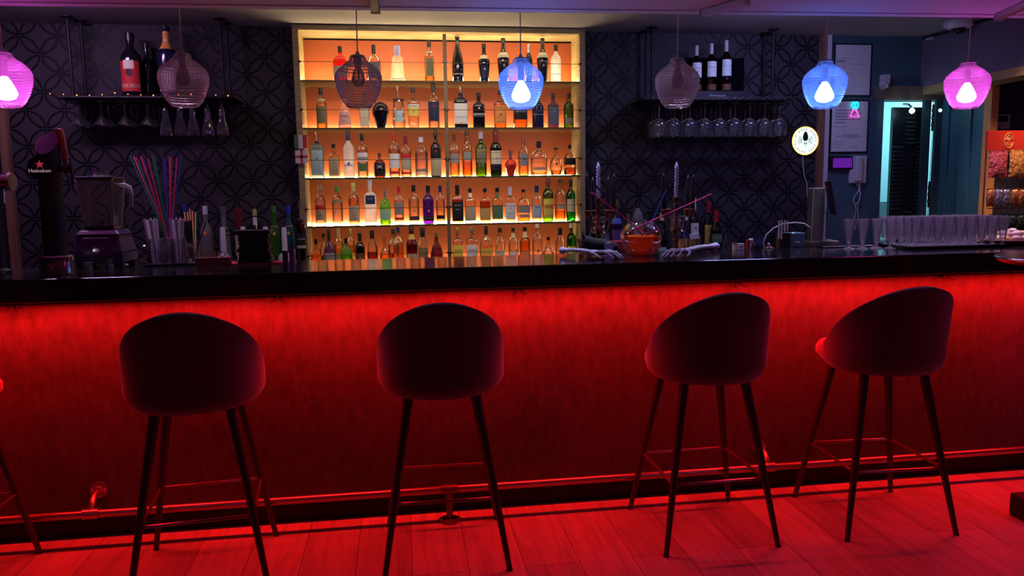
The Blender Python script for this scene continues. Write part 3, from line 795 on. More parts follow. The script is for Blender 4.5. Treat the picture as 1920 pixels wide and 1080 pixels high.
# ------------------------------------------------------------------ bottles
STY = {
    'std': [(0.0, 0), (0.86, 0), (1, 0.02), (1, 0.60), (0.94, 0.655), (0.70, 0.715), (0.42, 0.755), (0.34, 0.79), (0.32, 0.95), (0.37, 0.955), (0.37, 0.985), (0.3, 1.0)],
    'slim': [(0.0, 0), (0.86, 0), (1, 0.02), (1, 0.56), (0.92, 0.62), (0.66, 0.70), (0.44, 0.77), (0.38, 0.83), (0.36, 0.95), (0.42, 0.955), (0.42, 0.985), (0.3, 1.0)],
    'square': [(0.0, 0), (0.92, 0), (1, 0.015), (1, 0.62), (0.93, 0.675), (0.6, 0.715), (0.36, 0.735), (0.32, 0.78), (0.32, 0.95), (0.38, 0.955), (0.38, 0.985), (0.3, 1.0)],
    'champ': [(0.0, 0), (0.84, 0), (0.95, 0.03), (1, 0.30), (0.97, 0.44), (0.78, 0.58), (0.50, 0.72), (0.33, 0.84), (0.31, 0.94), (0.37, 0.95), (0.37, 0.99), (0.2, 1.0)],
    'taper': [(0.0, 0), (0.68, 0), (0.74, 0.02), (0.84, 0.22), (0.98, 0.46), (1, 0.52), (0.9, 0.60), (0.6, 0.675), (0.4, 0.73), (0.33, 0.80), (0.31, 0.95), (0.37, 0.955), (0.37, 0.99), (0.2, 1.0)],
    'cone': [(0.0, 0), (0.92, 0), (1, 0.03), (0.92, 0.25), (0.76, 0.62), (0.70, 0.68), (0.5, 0.71), (0.36, 0.74), (0.34, 0.97), (0.3, 1.0)],
    'squat': [(0.0, 0), (0.86, 0), (1, 0.04), (1, 0.50), (0.92, 0.60), (0.70, 0.68), (0.40, 0.73), (0.26, 0.77), (0.25, 0.94), (0.31, 0.95), (0.31, 0.99), (0.2, 1.0)],
    'orb': [(0.0, 0), (0.7, 0), (0.86, 0.05), (1, 0.22), (1, 0.38), (0.9, 0.50), (0.62, 0.61), (0.36, 0.67), (0.25, 0.72), (0.24, 0.94), (0.30, 0.95), (0.30, 0.99), (0.2, 1.0)],
    'jug': [(0.0, 0), (0.8, 0), (0.95, 0.04), (1, 0.25), (0.96, 0.42), (0.75, 0.58), (0.45, 0.72), (0.3, 0.8), (0.28, 0.95), (0.34, 0.955), (0.34, 0.99), (0.2, 1.0)],
    'wine': [(0.0, 0), (0.9, 0), (1, 0.02), (1, 0.60), (0.93, 0.66), (0.66, 0.715), (0.42, 0.76), (0.36, 0.81), (0.35, 0.96), (0.40, 0.965), (0.40, 0.99), (0.3, 1.0)],
}
GL = {
    'clear': thin_glass('bottle_clear', (0.96, 0.95, 0.93), (0.45, 0.42, 0.40), gloss=0.7),
    'aqua': thin_glass('bottle_aqua', (0.45, 0.85, 0.95), (0.35, 0.5, 0.6), gloss=0.7, haze=0.12, hazecol=(0.4, 0.8, 0.95), trans=0.5),
    'green': thin_glass('bottle_green', (0.30, 0.62, 0.12), (0.3, 0.4, 0.3), gloss=0.7),
    'lime': thin_glass('bottle_lime', (0.45, 0.95, 0.12), (0.35, 0.5, 0.3), gloss=0.7, haze=0.18, hazecol=(0.35, 0.85, 0.1), trans=0.6),
    'dkgreen': thin_glass('bottle_dark_green', (0.05, 0.14, 0.03), (0.3, 0.3, 0.3), gloss=0.8),
    'emerald': thin_glass('bottle_emerald', (0.08, 0.55, 0.15), (0.3, 0.4, 0.3), gloss=0.8),
    'amber': thin_glass('bottle_amber', (0.55, 0.20, 0.05), (0.35, 0.3, 0.3), gloss=0.7),
    'black': mat('bottle_black', (0.008, 0.007, 0.012), 0.12, spec=0.6),
    'blue': thin_glass('bottle_blue', (0.05, 0.10, 0.55), (0.3, 0.3, 0.4), gloss=0.8, haze=0.15, hazecol=(0.05, 0.1, 0.6), trans=0.4),
    'navy': mat('bottle_navy', (0.01, 0.012, 0.05), 0.15, spec=0.6),
    'red': thin_glass('bottle_red', (0.85, 0.06, 0.03), (0.4, 0.3, 0.3), gloss=0.7, haze=0.25, hazecol=(0.9, 0.08, 0.04), trans=0.6),
    'purple': thin_glass('bottle_purple', (0.20, 0.04, 0.42), (0.35, 0.3, 0.4), gloss=0.7, haze=0.25, hazecol=(0.2, 0.04, 0.45), trans=0.6),
    'frost': thin_glass('bottle_frost', (0.75, 0.75, 0.8), (0.7, 0.7, 0.7), gloss=0.3, rough=0.25, haze=0.45, hazecol=(0.85, 0.85, 0.92), trans=0.6),
    'rose': thin_glass('bottle_rose', (1.0, 0.72, 0.66), (0.6, 0.5, 0.5), gloss=0.5, haze=0.35, hazecol=(1.0, 0.68, 0.6), trans=0.6),
    'grey': mat('bottle_grey_frost', (0.16, 0.15, 0.17), 0.45, spec=0.4),
    'plum': thin_glass('bottle_plum', (0.35, 0.22, 0.40), (0.4, 0.3, 0.4), gloss=0.6, haze=0.2, hazecol=(0.25, 0.15, 0.3), trans=0.5),
    'white': mat('bottle_white', (0.62, 0.6, 0.66), 0.35),
}
LQ = {
    'water': liquid('spirit_clear', (0.99, 0.99, 0.98)), 'gold': liquid('spirit_gold', (1.0, 0.72, 0.22)), 'amber': liquid('spirit_amber', (0.95, 0.42, 0.08)),
    'orange': liquid('spirit_orange', (1.0, 0.38, 0.05)), 'brown': liquid('spirit_brown', (0.45, 0.14, 0.05)), 'red': liquid('spirit_red', (0.9, 0.05, 0.02)),
    'dkred': liquid('spirit_dark_red', (0.35, 0.04, 0.02)), 'green': liquid('spirit_green', (0.5, 0.8, 0.1)), 'yellow': liquid('spirit_yellow', (0.95, 0.9, 0.3)), 'teal': liquid('spirit_teal', (0.15, 0.55, 0.55)),
}
CP = {
    'black': mat('cap_black', (0.012, 0.011, 0.014), 0.3), 'blue': mat('cap_blue', (0.02, 0.06, 0.5), 0.35), 'navy': mat('cap_navy', (0.01, 0.02, 0.12), 0.35), 'red': mat('cap_red', (0.5, 0.02, 0.025), 0.35),
    'white': mat('cap_white', (0.75, 0.75, 0.8), 0.4), 'silver': mat('cap_silver', (0.7, 0.7, 0.75), 0.22, 0.9), 'gold': mat('cap_gold', (0.75, 0.55, 0.2), 0.25, 0.9),
    'green': mat('cap_green', (0.04, 0.22, 0.06), 0.4), 'lilac': mat('cap_lilac', (0.45, 0.45, 0.75), 0.4), 'wine': mat('cap_wine', (0.16, 0.01, 0.03), 0.35), 'cream': mat('cap_cream', (0.7, 0.62, 0.42), 0.5),
    'brown': mat('cap_brown', (0.10, 0.04, 0.02), 0.5), 'lime': mat('cap_lime', (0.45, 0.5, 0.15), 0.4), 'glass': GL['clear'], 'sand': mat('cap_sand', (0.5, 0.4, 0.36), 0.45),
}
LB = {
    'white': (0.78, 0.77, 0.74), 'cream': (0.75, 0.68, 0.48), 'black': (0.015, 0.014, 0.016), 'navy': (0.02, 0.03, 0.10), 'grey': (0.30, 0.29, 0.28), 'olive': (0.22, 0.20, 0.10),
    'red': (0.55, 0.03, 0.03), 'green': (0.10, 0.22, 0.10), 'yellow': (0.80, 0.62, 0.10), 'orange': (0.85, 0.32, 0.08), 'gold': (0.6, 0.42, 0.14), 'blue': (0.08, 0.16, 0.6),
    'pink': (0.85, 0.45, 0.38), 'sand': (0.50, 0.42, 0.28), 'purple': (0.14, 0.06, 0.28), 'slate': (0.12, 0.14, 0.18), 'mint': (0.35, 0.65, 0.42), 'ice': (0.45, 0.62, 0.68), 'brown': (0.16, 0.06, 0.03),
}


def lbm(k): return mat('label_' + k, LB[k], 0.55, spec=0.3)


def prof_r(P, q):
    for (r0, z0), (r1, z1) in zip(P, P[1:]):
        if z0 <= q <= z1 and z1 > z0: return r0 + (r1 - r0) * (q - z0) / (z1 - z0)
    return P[-1][0]


def make_bottle(name, loc, R, H, sty, glass, liq, fill, cap, caph, labels, desc, group, dep=1.0, e=2.0, txt=None, cat='bottle', pourer=False, rz=0.0, emblem=None, neck=None):
    t = thing(name, loc, desc, cat, group, rz)
    P = STY[sty]
    prof = [(r * R, z * H) for r, z in P]
    seg = 24 if e == 2 else 32
    capz = 1 - caph
    body = [(r, z) for r, z in prof if z <= (capz + 0.001) * H]
    body.append((prof_r(P, capz) * R, capz * H)); body.append((0.0, capz * H))
    MB().lathe(body, n=seg, e=e, dep=dep).build('glass_body', GL[glass], t)
    if liq:
        ins = R * 0.07
        lp = [(0.0, ins)]; n = 14; top = fill
        lp.append((max(0.001, prof_r(P, 0.03) * R - ins), ins))
        for i in range(1, n + 1):
            q = 0.03 + (top - 0.03) * i / n; lp.append((max(0.002, prof_r(P, q) * R - ins), q * H))
        lp.append((0.0, top * H))
        MB().lathe(lp, n=seg, e=e, dep=dep).build('spirit', LQ[liq], t)
    cr = max(0.0085, prof_r(P, min(0.96, capz + 0.02)) * R * 1.18)
    if pourer:
        MB().lathe([(0, capz * H), (cr, capz * H), (cr, (capz + 0.02) * H), (cr * 0.5, (capz + 0.045) * H), (cr * 0.38, (capz + 0.05) * H), (0.0, (capz + 0.05) * H)], n=16).build('pourer_stopper', CP['black'], t)
        MB().tube([(0, 0, (capz + 0.045) * H), (0, 0, (capz + 0.09) * H), (-0.006, -0.004, 1.0 * H)], [0.0042, 0.004, 0.0022], n=8).build('pourer_spout', CP['silver'], t)
    elif caph > 0:
        wide = 1.0
        if caph < 0: wide = 1
        MB().lathe([(0, capz * H), (cr, capz * H), (cr, H - 0.002), (cr - 0.002, H), (0, H)], n=20, c=(0, 0, 0.0003)).build('cap', CP[cap], t)

    def yf(x, q):
        rr = prof_r(P, q) * R
        u = min(0.98, abs(x) / rr)
        return -rr * dep * (1 - u ** e) ** (1 / e) - 0.0016
    for i, (z0, z1, colr, ha) in enumerate(labels):
        zs = [z0 + (z1 - z0) * j / 8 for j in range(9)]
        lp = [(prof_r(P, q) * R + 0.0006 + 0.0004 * i, q * H) for q in zs]
        a = math.radians(ha)
        MB().lathe(lp, n=18, a0=-a, a1=a, e=e, dep=dep).build('label' if i == 0 else 'label_band', lbm(colr), t)
    if emblem:
        q, rad_, colr = emblem
        mb = MB(); ring = []
        for k in range(20):
            x = rad_ * math.cos(2 * PI * k / 20); z = q * H + rad_ * 1.15 * math.sin(2 * PI * k / 20)
            ring.append((x, yf(x, q) - 0.0006, z))
        mb.bm.faces.new([mb.bm.verts.new(v) for v in ring]); mb.build('emblem', lbm(colr), t, fix=False)
    if neck:
        z0, z1, colr = neck
        MB().lathe([(prof_r(P, z0 + (z1 - z0) * j / 4) * R + 0.0008, (z0 + (z1 - z0) * j / 4) * H) for j in range(5)], n=20).build('neck_label', lbm(colr), t)
    if txt:
        for (s, q, hh, colr, wd) in txt:
            text('lettering', s, hh, lbm(colr), (0, 0, q * H), t, warp=(lambda x, q=q: yf(x, q) - 0.0012), width=wd * 2 * R)
    return t


YB = 5.215


def place(x, ytop, wpx, zbase, Y):
    """real position, height and radius of a bottle standing on zbase at depth Y"""
    P = aty(x, ytop, Y)
    d = (Vector((P.x, Y, P.z)) - EYE).dot(CW)
    return (P.x, Y, zbase), wpx / 2 * d / FPX, P.z - zbase


def B(shelf, x, yt, w, sty, glass, liq, fill, cap, caph, labels, desc, txt=None, Y=YB, z=None, **k):
    zb = (SZ[shelf] if z is None else z) + 0.0005
    xb = x
    loc, R, H = place(xb, yt, w, zb, Y)
    if shelf is not None: H = min(H, (2.47 if shelf == 0 else SZ[shelf - 1] - 0.012) - zb - 0.004)
    if shelf is None and z and z > 1.5: H = min(H, ZC - zb - 0.003)
    names = {0: 'bottles on the top shelf', 1: 'bottles on the second shelf', 2: 'bottles on the third shelf', 3: 'bottles on the fourth shelf', 4: 'bottles on the lowest cabinet level'}
    g = k.pop('group', names.get(shelf))
    nm = k.pop('name', 'spirit_bottle')
    return make_bottle(nm, loc, R, H, sty, glass, liq, fill, cap, caph, labels, desc, g, txt=txt, **k)


SQ = dict(e=5.0, dep=0.72)
# top shelf
B(0, 637, 87, 27, 'squat', 'red', 'red', .5, 'black', .17, [(.12, .44, 'sand', 50)], 'red square liqueur bottle with wide black cap, first on the top shelf', **SQ)
B(0, 700, 84, 25, 'squat', 'clear', 'gold', .40, 'black', .24, [(.08, .52, 'slate', 62)], 'short round bottle with dark label on the top shelf behind the rose pendant')
B(0, 744, 86, 27, 'cone', 'rose', None, 0, 'lilac', .28, [(.06, .09, 'white', 60)], 'pale pink cone bottle with long lilac cap on the top shelf', txt=[('GIN MARE', .26, .012, 'sand', .7)])
B(0, 804, 77, 18, 'slim', 'clear', 'gold', .62, 'black', .15, [(.14, .58, 'olive', 62)], 'tall gold bottle with olive label just left of the top shelf divider', neck=(.70, .76, 'sand'), emblem=(.66, .004, 'black'))
B(0, 857, 66, 22, 'champ', 'black', None, 0, 'black', .02, [], 'tall black sparkling wine bottle with white script on the top shelf', txt=[('we', .18, .022, 'white', .75), ('2.', .09, .016, 'white', .3)])
B(0, 907, 82, 22, 'taper', 'black', None, 0, 'black', .10, [(.10, .42, 'navy', 40)], 'small black cream liqueur bottle with gold collar, second right of the top divider', neck=(.60, .70, 'cream'), emblem=(.34, .006, 'pink'))
B(0, 943, 72, 23, 'taper', 'black', None, 0, 'black', .10, [], 'black cream liqueur bottle on the top shelf just left of the blue pendant', neck=(.56, .68, 'cream'), txt=[('BAILEYS', .47, .011, 'sand', .75)], emblem=(.38, .007, 'sand'))
B(0, 991, 83, 14, 'std', 'navy', None, 0, 'silver', .22, [(.25, .6, 'navy', 55)], 'slim dark bottle with silver cap right behind the blue pendant on the top shelf', emblem=(.62, .0035, 'mint'))
B(0, 1017, 72, 22, 'taper', 'black', None, 0, 'black', .10, [], 'black cream liqueur bottle on the top shelf beside the white frosted one', neck=(.56, .68, 'cream'), txt=[('BAILEYS', .47, .011, 'sand', .75)], emblem=(.38, .007, 'sand'))
B(0, 1042, 84, 19, 'std', 'frost', None, 0, 'black', .17, [(.22, .235, 'navy', 80)], 'white frosted bottle with black cap, last on the top shelf')
# second shelf
B(1, 601, 165, 20, 'slim', 'clear', 'gold', .62, 'black', .17, [(.12, .54, 'olive', 62)], 'gold bottle with olive label, first on the second shelf', neck=(.68, .73, 'sand'))
B(1, 645, 186, 26, 'cone', 'rose', None, 0, 'cream', .05, [(.12, .58, 'pink', 64)], 'squat salmon pink bottle on the second shelf left of the rose pendant', txt=[('PINK', .42, .012, 'red', .55), ('GIN', .25, .008, 'red', .3)])
B(1, 682, 172, 18, 'square', 'clear', 'water', .6, 'black', .12, [(.06, .60, 'cream', 45)], 'tall square bottle with cream label showing under the rose pendant', **SQ)
B(1, 746, 161, 25, 'cone', 'clear', 'water', .5, 'black', .34, [(.15, .42, 'ice', 40)], 'clear cone bottle with steel pourer beside the black skull bottle', pourer=True)
B(1, 774, 164, 21, 'square', 'clear', 'water', .60, 'black', .13, [(.30, .56, 'yellow', 55), (.50, .58, 'white', 57)], 'clear gin bottle with yellow lemon label on the second shelf', txt=[("GORDON'S", .54, .009, 'black', .8)], emblem=(.40, .005, 'olive'), e=3.4, dep=.8)
B(1, 812, 156, 21, 'std', 'clear', 'water', .62, 'black', .15, [(.16, .60, 'navy', 68)], 'clear bottle with navy label just left of the second shelf divider', txt=[('GIN', .50, .014, 'red', .6)])
B(1, 863, 161, 25, 'square', 'black', None, 0, 'silver', .20, [(.10, .58, 'white', 70)], 'square dark bottle with white pointed label and pourer right of the second divider', pourer=True, emblem=(.12, .006, 'orange'), **SQ)
B(1, 897, 174, 22, 'square', 'black', None, 0, 'black', .12, [(.36, .42, 'grey', 60)], 'black square bottle with lilac seal on the second shelf', emblem=(.56, .006, 'pink'), txt=[('Bourbon', .33, .010, 'grey', .8)], **SQ)
B(1, 937, 170, 23, 'square', 'clear', 'orange', .66, 'black', .10, [(.12, .60, 'orange', 55)], 'gold whisky liqueur bottle with orange dragon label left of the blue pendant', txt=[('FIREBALL', .54, .009, 'brown', .8), ('Cinnamon', .17, .007, 'brown', .6)], emblem=(.36, .006, 'brown'), e=3.2, dep=.75)
B(1, 975, 180, 26, 'squat', 'clear', 'amber', .60, 'black', .10, [(.26, .60, 'black', 55)], 'amber bottle with black label directly under the blue pendant', txt=[('REVOLVER', .50, .009, 'white', .75)], e=3.4, dep=.8)
B(1, 1008, 176, 22, 'std', 'navy', None, 0, 'navy', .12, [(.38, .40, 'grey', 70)], 'navy blue bottle with thin silver band right of the blue pendant', emblem=(.5, .006, 'purple'))
B(1, 1037, 175, 20, 'square', 'plum', None, 0, 'black', .13, [(.10, .60, 'slate', 55)], 'dark plum square bottle with knob stopper on the second shelf', emblem=(.50, .008, 'grey'), **SQ)
B(1, 1066, 175, 19, 'std', 'green', 'yellow', .6, 'black', .14, [(.12, .28, 'grey', 50)], 'olive green bottle with small pale label, last on the second shelf')
# third shelf
B(2, 593, 247, 24, 'square', 'aqua', 'water', .6, 'black', .25, [(.06, .60, 'ice', 42)], 'pale blue square gin bottle with pourer, first on the third shelf', pourer=True, emblem=(.42, .006, 'blue'), **SQ)
B(2, 625, 270, 20, 'square', 'clear', 'water', .6, 'black', .12, [(.06, .58, 'sand', 42)], 'small clear square bottle with sand label, second on the third shelf', emblem=(.42, .005, 'olive'), **SQ)
B(2, 652, 244, 20, 'std', 'frost', None, 0, 'navy', .20, [(.24, .28, 'white', 60)], 'frosted white vodka bottle with navy cap on the third shelf', emblem=(.30, .009, 'blue'), txt=[('VODKA', .16, .006, 'pink', .7)])
B(2, 678, 250, 20, 'std', 'clear', 'water', .6, 'black', .17, [(.36, .56, 'white', 66), (.14, .32, 'green', 45), (.40, .46, 'grey', 66)], 'clear bottle with white label over green label on the third shelf')
B(2, 711, 287, 21, 'squat', 'amber', 'brown', .5, 'brown', .10, [(.06, .60, 'black', 64)], 'small brown apothecary bottle with white cross on black label', txt=[('X', .42, .030, 'white', .55)], e=3.0, dep=.85)
B(2, 738, 248, 21, 'std', 'clear', 'water', .62, 'red', .17, [(.20, .52, 'white', 62), (.07, .13, 'red', 60)], 'clear vodka bottle with red cap and white label on the third shelf', txt=[('SMIRNOFF', .60, .009, 'red', .8), ('No.', .40, .008, 'grey', .4)])
B(2, 760, 256, 20, 'std', 'clear', 'water', .6, 'wine', .20, [(.18, .56, 'sand', 62), (.07, .12, 'red', 60), (.46, .56, 'red', 62)], 'clear bottle with dark red cap and red printed label on the third shelf')
B(2, 789, 257, 24, 'std', 'clear', 'water', .6, 'lilac', .13, [(.06, .10, 'white', 60), (.12, .20, 'grey', 45)], 'clear vodka bottle with large blue lettering on the third shelf', txt=[('ABSOLUT', .50, .0125, 'blue', .82), ('VODKA', .41, .0125, 'blue', .72)])
B(2, 816, 246, 20, 'std', 'black', None, 0, 'black', .10, [(.02, .40, 'sand', 80), (.44, .60, 'black', 60)], 'dark hooded bottle with stone coloured lower half left of the third divider', emblem=(.56, .006, 'red'))
B(2, 851, 252, 19, 'std', 'clear', 'gold', .34, 'brown', .16, [(.32, .54, 'grey', 58)], 'slim clear whisky bottle one third full, first right of the third divider')
B(2, 875, 246, 19, 'slim', 'clear', 'orange', .32, 'black', .09, [(.36, .54, 'grey', 50)], 'slim clear bottle with orange spirit and blue print on the third shelf', emblem=(.28, .0035, 'black'))
B(2, 901, 247, 21, 'std', 'green', 'green', .56, 'lilac', .16, [(.30, .62, 'olive', 58)], 'yellow green whisky bottle with lilac cap on the third shelf', txt=[('CUTTY', .57, .008, 'yellow', .7)], emblem=(.43, .007, 'blue'))
B(2, 929, 245, 22, 'std', 'dkgreen', 'green', .3, 'wine', .26, [(.26, .56, 'cream', 62), (.12, .22, 'black', 60)], 'dark green whisky bottle with arched cream label on the third shelf', txt=[('JAMESON', .52, .009, 'black', .85)], emblem=(.40, .004, 'red'))
B(2, 981, 258, 20, 'std', 'clear', 'gold', .28, 'glass', .16, [(.26, .58, 'grey', 50)], 'clear bottle with stag label and a little gold spirit on the third shelf', emblem=(.42, .0045, 'black'))
B(2, 1010, 265, 32, 'squat', 'clear', 'gold', .10, 'black', .20, [(.16, .24, 'sand', 45)], 'wide round shouldered clear bottle nearly empty on the third shelf', dep=.7)
B(2, 1042, 277, 24, 'orb', 'clear', 'gold', .20, 'black', .08, [], 'low clear decanter with black leaf tag and gold spirit on the third shelf', emblem=(.40, .007, 'black'), dep=.8)
B(2, 1068, 272, 24, 'squat', 'clear', 'brown', .25, 'black', .12, [(.34, .56, 'black', 60)], 'broad clear bottle with black label, last on the third shelf', dep=.8)
# fourth shelf
B(3, 599, 347, 20, 'std', 'clear', 'water', .62, 'silver', .14, [(.14, .38, 'sand', 58), (.40, .50, 'red', 58)], 'clear tequila bottle with silver cap, first on the fourth shelf', emblem=(.26, .005, 'black'))
B(3, 631, 349, 20, 'std', 'clear', 'water', .62, 'green', .15, [(.58, .66, 'olive', 62)], 'clear bottle with big white oval label on the fourth shelf', emblem=(.34, .0095, 'cream'))
B(3, 662, 343, 20, 'std', 'clear', 'gold', .64, 'lime', .09, [(.10, .46, 'sand', 60)], 'pale gold rum bottle with yellow green cap on the fourth shelf', neck=(.80, .90, 'sand'), emblem=(.26, .005, 'orange'))
B(3, 693, 337, 22, 'square', 'frost', None, 0, 'lilac', .13, [(.46, .66, 'navy', 40)], 'frosted square shouldered bottle with navy label plate on the fourth shelf', txt=[('GIN', .58, .007, 'ice', .4)], **SQ)
B(3, 721, 356, 21, 'squat', 'lime', 'green', .55, 'silver', .22, [(.14, .44, 'mint', 62)], 'short bright green gin bottle with silver cap on the fourth shelf', emblem=(.62, .006, 'wine' if 'wine' in LB else 'brown'))
B(3, 747, 350, 18, 'std', 'clear', 'water', .6, 'red', .16, [(.26, .58, 'grey', 58), (.12, .18, 'red', 58)], 'clear gin bottle with red cap and guard figure label on the fourth shelf', emblem=(.38, .003, 'red'))
B(3, 775, 347, 20, 'std', 'clear', 'water', .62, 'black', .17, [(.10, .20, 'black', 60)], 'clear bottle with black cap and navy round seal on the fourth shelf', emblem=(.34, .006, 'slate'), txt=[('PREMIUM', .15, .006, 'white', .7)])
B(3, 802, 348, 21, 'std', 'purple', None, 0, 'black', .17, [(.10, .20, 'black', 60)], 'vivid purple gin bottle with black cap on the fourth shelf', emblem=(.34, .007, 'sand'), txt=[('PUERTO', .15, .006, 'white', .7)])
B(3, 825, 348, 17, 'std', 'clear', 'water', .6, 'navy', .17, [(.12, .22, 'black', 60)], 'clear bottle with navy cap hiding behind the fourth shelf divider', emblem=(.36, .005, 'olive'))
B(3, 857, 347, 21, 'square', 'clear', 'brown', .62, 'black', .26, [(.05, .56, 'black', 66)], 'square whiskey bottle with big black label right of the fourth divider', txt=[('JACK', .47, .008, 'white', .6), ('No.7', .36, .009, 'white', .4)], **SQ)
B(3, 881, 353, 20, 'square', 'clear', 'water', .58, 'black', .12, [(.06, .48, 'sand', 58)], 'square bottle with pale sand label and white neck on the fourth shelf', neck=(.74, .86, 'white'), emblem=(.42, .003, 'yellow'), **SQ)
B(3, 909, 353, 20, 'square', 'clear', 'brown', .62, 'black', .12, [(.08, .42, 'gold', 52)], 'square amber whiskey bottle with tan label on the fourth shelf', emblem=(.36, .003, 'yellow'), **SQ)
B(3, 932, 352, 20, 'square', 'clear', 'water', .58, 'black', .13, [(.10, .50, 'green', 56)], 'square bottle with green label on the fourth shelf', neck=(.74, .84, 'green'), emblem=(.42, .003, 'yellow'), **SQ)
B(3, 956, 350, 19, 'square', 'clear', 'amber', .56, 'lilac', .24, [(.08, .54, 'white', 62)], 'square bourbon bottle with white label and lilac neck seal on the fourth shelf', emblem=(.40, .0045, 'red'), txt=[('JIM', .24, .009, 'black', .5)], **SQ)
B(3, 981, 355, 25, 'squat', 'clear', 'amber', .24, 'black', .09, [(.28, .50, 'grey', 50), (.14, .23, 'sand', 40)], 'broad clear bottle with two small labels and amber spirit on the fourth shelf', e=3.0, dep=.8)
B(3, 1006, 348, 20, 'std', 'clear', 'gold', .14, 'navy', .19, [(.10, .46, 'ice', 58)], 'clear rum bottle with sea blue label on the fourth shelf', txt=[('ONO', .40, .009, 'navy', .6)])
B(3, 1027, 333, 21, 'std', 'green', 'green', .5, 'wine', .17, [(.10, .52, 'yellow', 64)], 'tall green whisky bottle with large red initials on yellow label', txt=[('J&B', .34, .026, 'red', .82)])
B(3, 1050, 337, 21, 'std', 'clear', 'amber', .26, 'black', .06, [(.30, .42, 'sand', 40)], 'clear bottle with ball stopper and slanted label on the fourth shelf')
B(3, 1070, 336, 18, 'std', 'emerald', 'green', .3, 'black', .14, [(.22, .52, 'cream', 60)], 'emerald green whiskey bottle, last on the fourth shelf', txt=[('JAMESON', .48, .0085, 'green', .85)], emblem=(.36, .0035, 'red'))
# lowest level: standing on the back counter inside the cabinet
B(4, 592, 448, 19, 'squat', 'clear', 'orange', .56, 'black', .16, [], 'square orange liqueur bottle at the far left of the lowest level', Y=5.17, e=4.0, dep=.8)
B(4, 606, 437, 14, 'slim', 'clear', 'water', .5, 'black', .12, [(.1, .4, 'slate', 60)], 'clear bottle standing behind the square orange liqueur bottle', Y=5.30)
B(4, 616, 429, 23, 'orb', 'plum', None, 0, 'black', .25, [(.20, .44, 'grey', 50)], 'rounded smoky purple bottle on the lowest level', Y=5.2, e=2.6)
B(4, 634, 428, 17, 'std', 'clear', 'gold', .55, 'cream', .20, [(.10, .40, 'sand', 60)], 'cream necked bottle standing behind the bright green one on its left', Y=5.31)
B(4, 648, 446, 22, 'squat', 'lime', 'green', .62, 'black', .17, [], 'bright green apple liqueur bottle with round white seal on the lowest level', emblem=(.22, .010, 'cream'), Y=5.17, dep=.8)
B(4, 656, 428, 16, 'std', 'clear', 'gold', .6, 'gold', .20, [(.10, .4, 'gold', 60)], 'gold necked bottle standing behind the bright green one on its right', Y=5.31)
B(4, 674, 437, 18, 'std', 'dkgreen', None, 0, 'black', .20, [(.24, .46, 'brown', 60)], 'very dark bottle with gold arrow emblem on the lowest level', emblem=(.34, .006, 'gold'), Y=5.22)
B(4, 697, 432, 20, 'slim', 'clear', 'dkred', .46, 'black', .20, [], 'clear bottle half filled with dark red liqueur on the lowest level', Y=5.22)
B(4, 721, 445, 20, 'orb', 'clear', 'orange', .52, 'glass', .12, [], 'round orange liqueur bottle with glass stopper on the lowest level', emblem=(.26, .006, 'gold'), Y=5.2)
B(4, 737, 429, 20, 'std', 'clear', 'amber', .42, 'black', .12, [(.08, .30, 'white', 58)], 'clear bottle with arched white label and amber rum on the lowest level', emblem=(.2, .005, 'wine' if 'wine' in LB else 'brown'), Y=5.18)
B(4, 746, 426, 19, 'std', 'clear', 'amber', .55, 'navy', .13, [], 'amber bottle with navy cap standing behind the arched white label bottle', Y=5.31)
B(4, 771, 423, 21, 'slim', 'amber', 'brown', .6, 'black', .12, [(.10, .36, 'sand', 56)], 'brown bottle with ornate beige label on the lowest level', neck=(.70, .82, 'gold'), emblem=(.26, .006, 'olive'), Y=5.22)
B(4, 792, 426, 19, 'slim', 'clear', 'orange', .12, 'black', .24, [(.16, .52, 'olive', 62)], 'clear bottle with olive tombstone label on the lowest level', Y=5.22)
B(4, 818, 437, 24, 'jug', 'amber', 'brown', .6, 'gold', .12, [(.12, .36, 'brown', 50)], 'brown jug shaped bottle with gold cap left of the lowest divider', txt=[('DISARONNO', .24, .007, 'sand', .75)], Y=5.2)
B(4, 857, 426, 19, 'square', 'clear', 'gold', .58, 'gold', .20, [(.20, .56, 'yellow', 62), (.04, .12, 'brown', 60)], 'golden square rum bottle with yellow label right of the lowest divider', txt=[('Gosta', .44, .009, 'brown', .7)], **SQ)
B(4, 884, 425, 20, 'square', 'clear', 'water', .58, 'silver', .20, [(.20, .56, 'white', 62), (.04, .12, 'slate', 60)], 'clear square rum bottle with white label and silver cap on the lowest level', txt=[('Gosta', .44, .009, 'black', .7)], emblem=(.28, .003, 'red'), **SQ)
B(4, 911, 424, 24, 'squat', 'clear', 'gold', .50, 'black', .20, [(.30, .46, 'yellow', 50)], 'golden liqueur bottle with round black number seal on the lowest level', emblem=(.20, .010, 'black'), txt=[('43', .20, .017, 'white', .42)], e=3.4, dep=.8, Y=5.2)
B(4, 937, 427, 18, 'slim', 'clear', 'gold', .40, 'black', .12, [(.14, .42, 'cream', 60)], 'slim bottle with handwritten cream label on the lowest level', txt=[('Rosso', .36, .009, 'black', .7), ('Miel', .24, .009, 'gold', .7)], Y=5.24)
B(4, 962, 427, 18, 'std', 'clear', 'water', .4, 'black', .10, [(.12, .38, 'white', 58)], 'clear bottle with red wax seal on white label on the lowest level', neck=(.74, .86, 'cream'), emblem=(.22, .005, 'red'), Y=5.24)
B(4, 984, 426, 20, 'std', 'clear', 'orange', .66, 'black', .10, [(.12, .38, 'orange', 58)], 'orange bourbon bottle with red wax seal on the lowest level', neck=(.74, .88, 'cream'), emblem=(.22, .005, 'red'), txt=[('Four Roses', .34, .006, 'brown', .8)], Y=5.24)
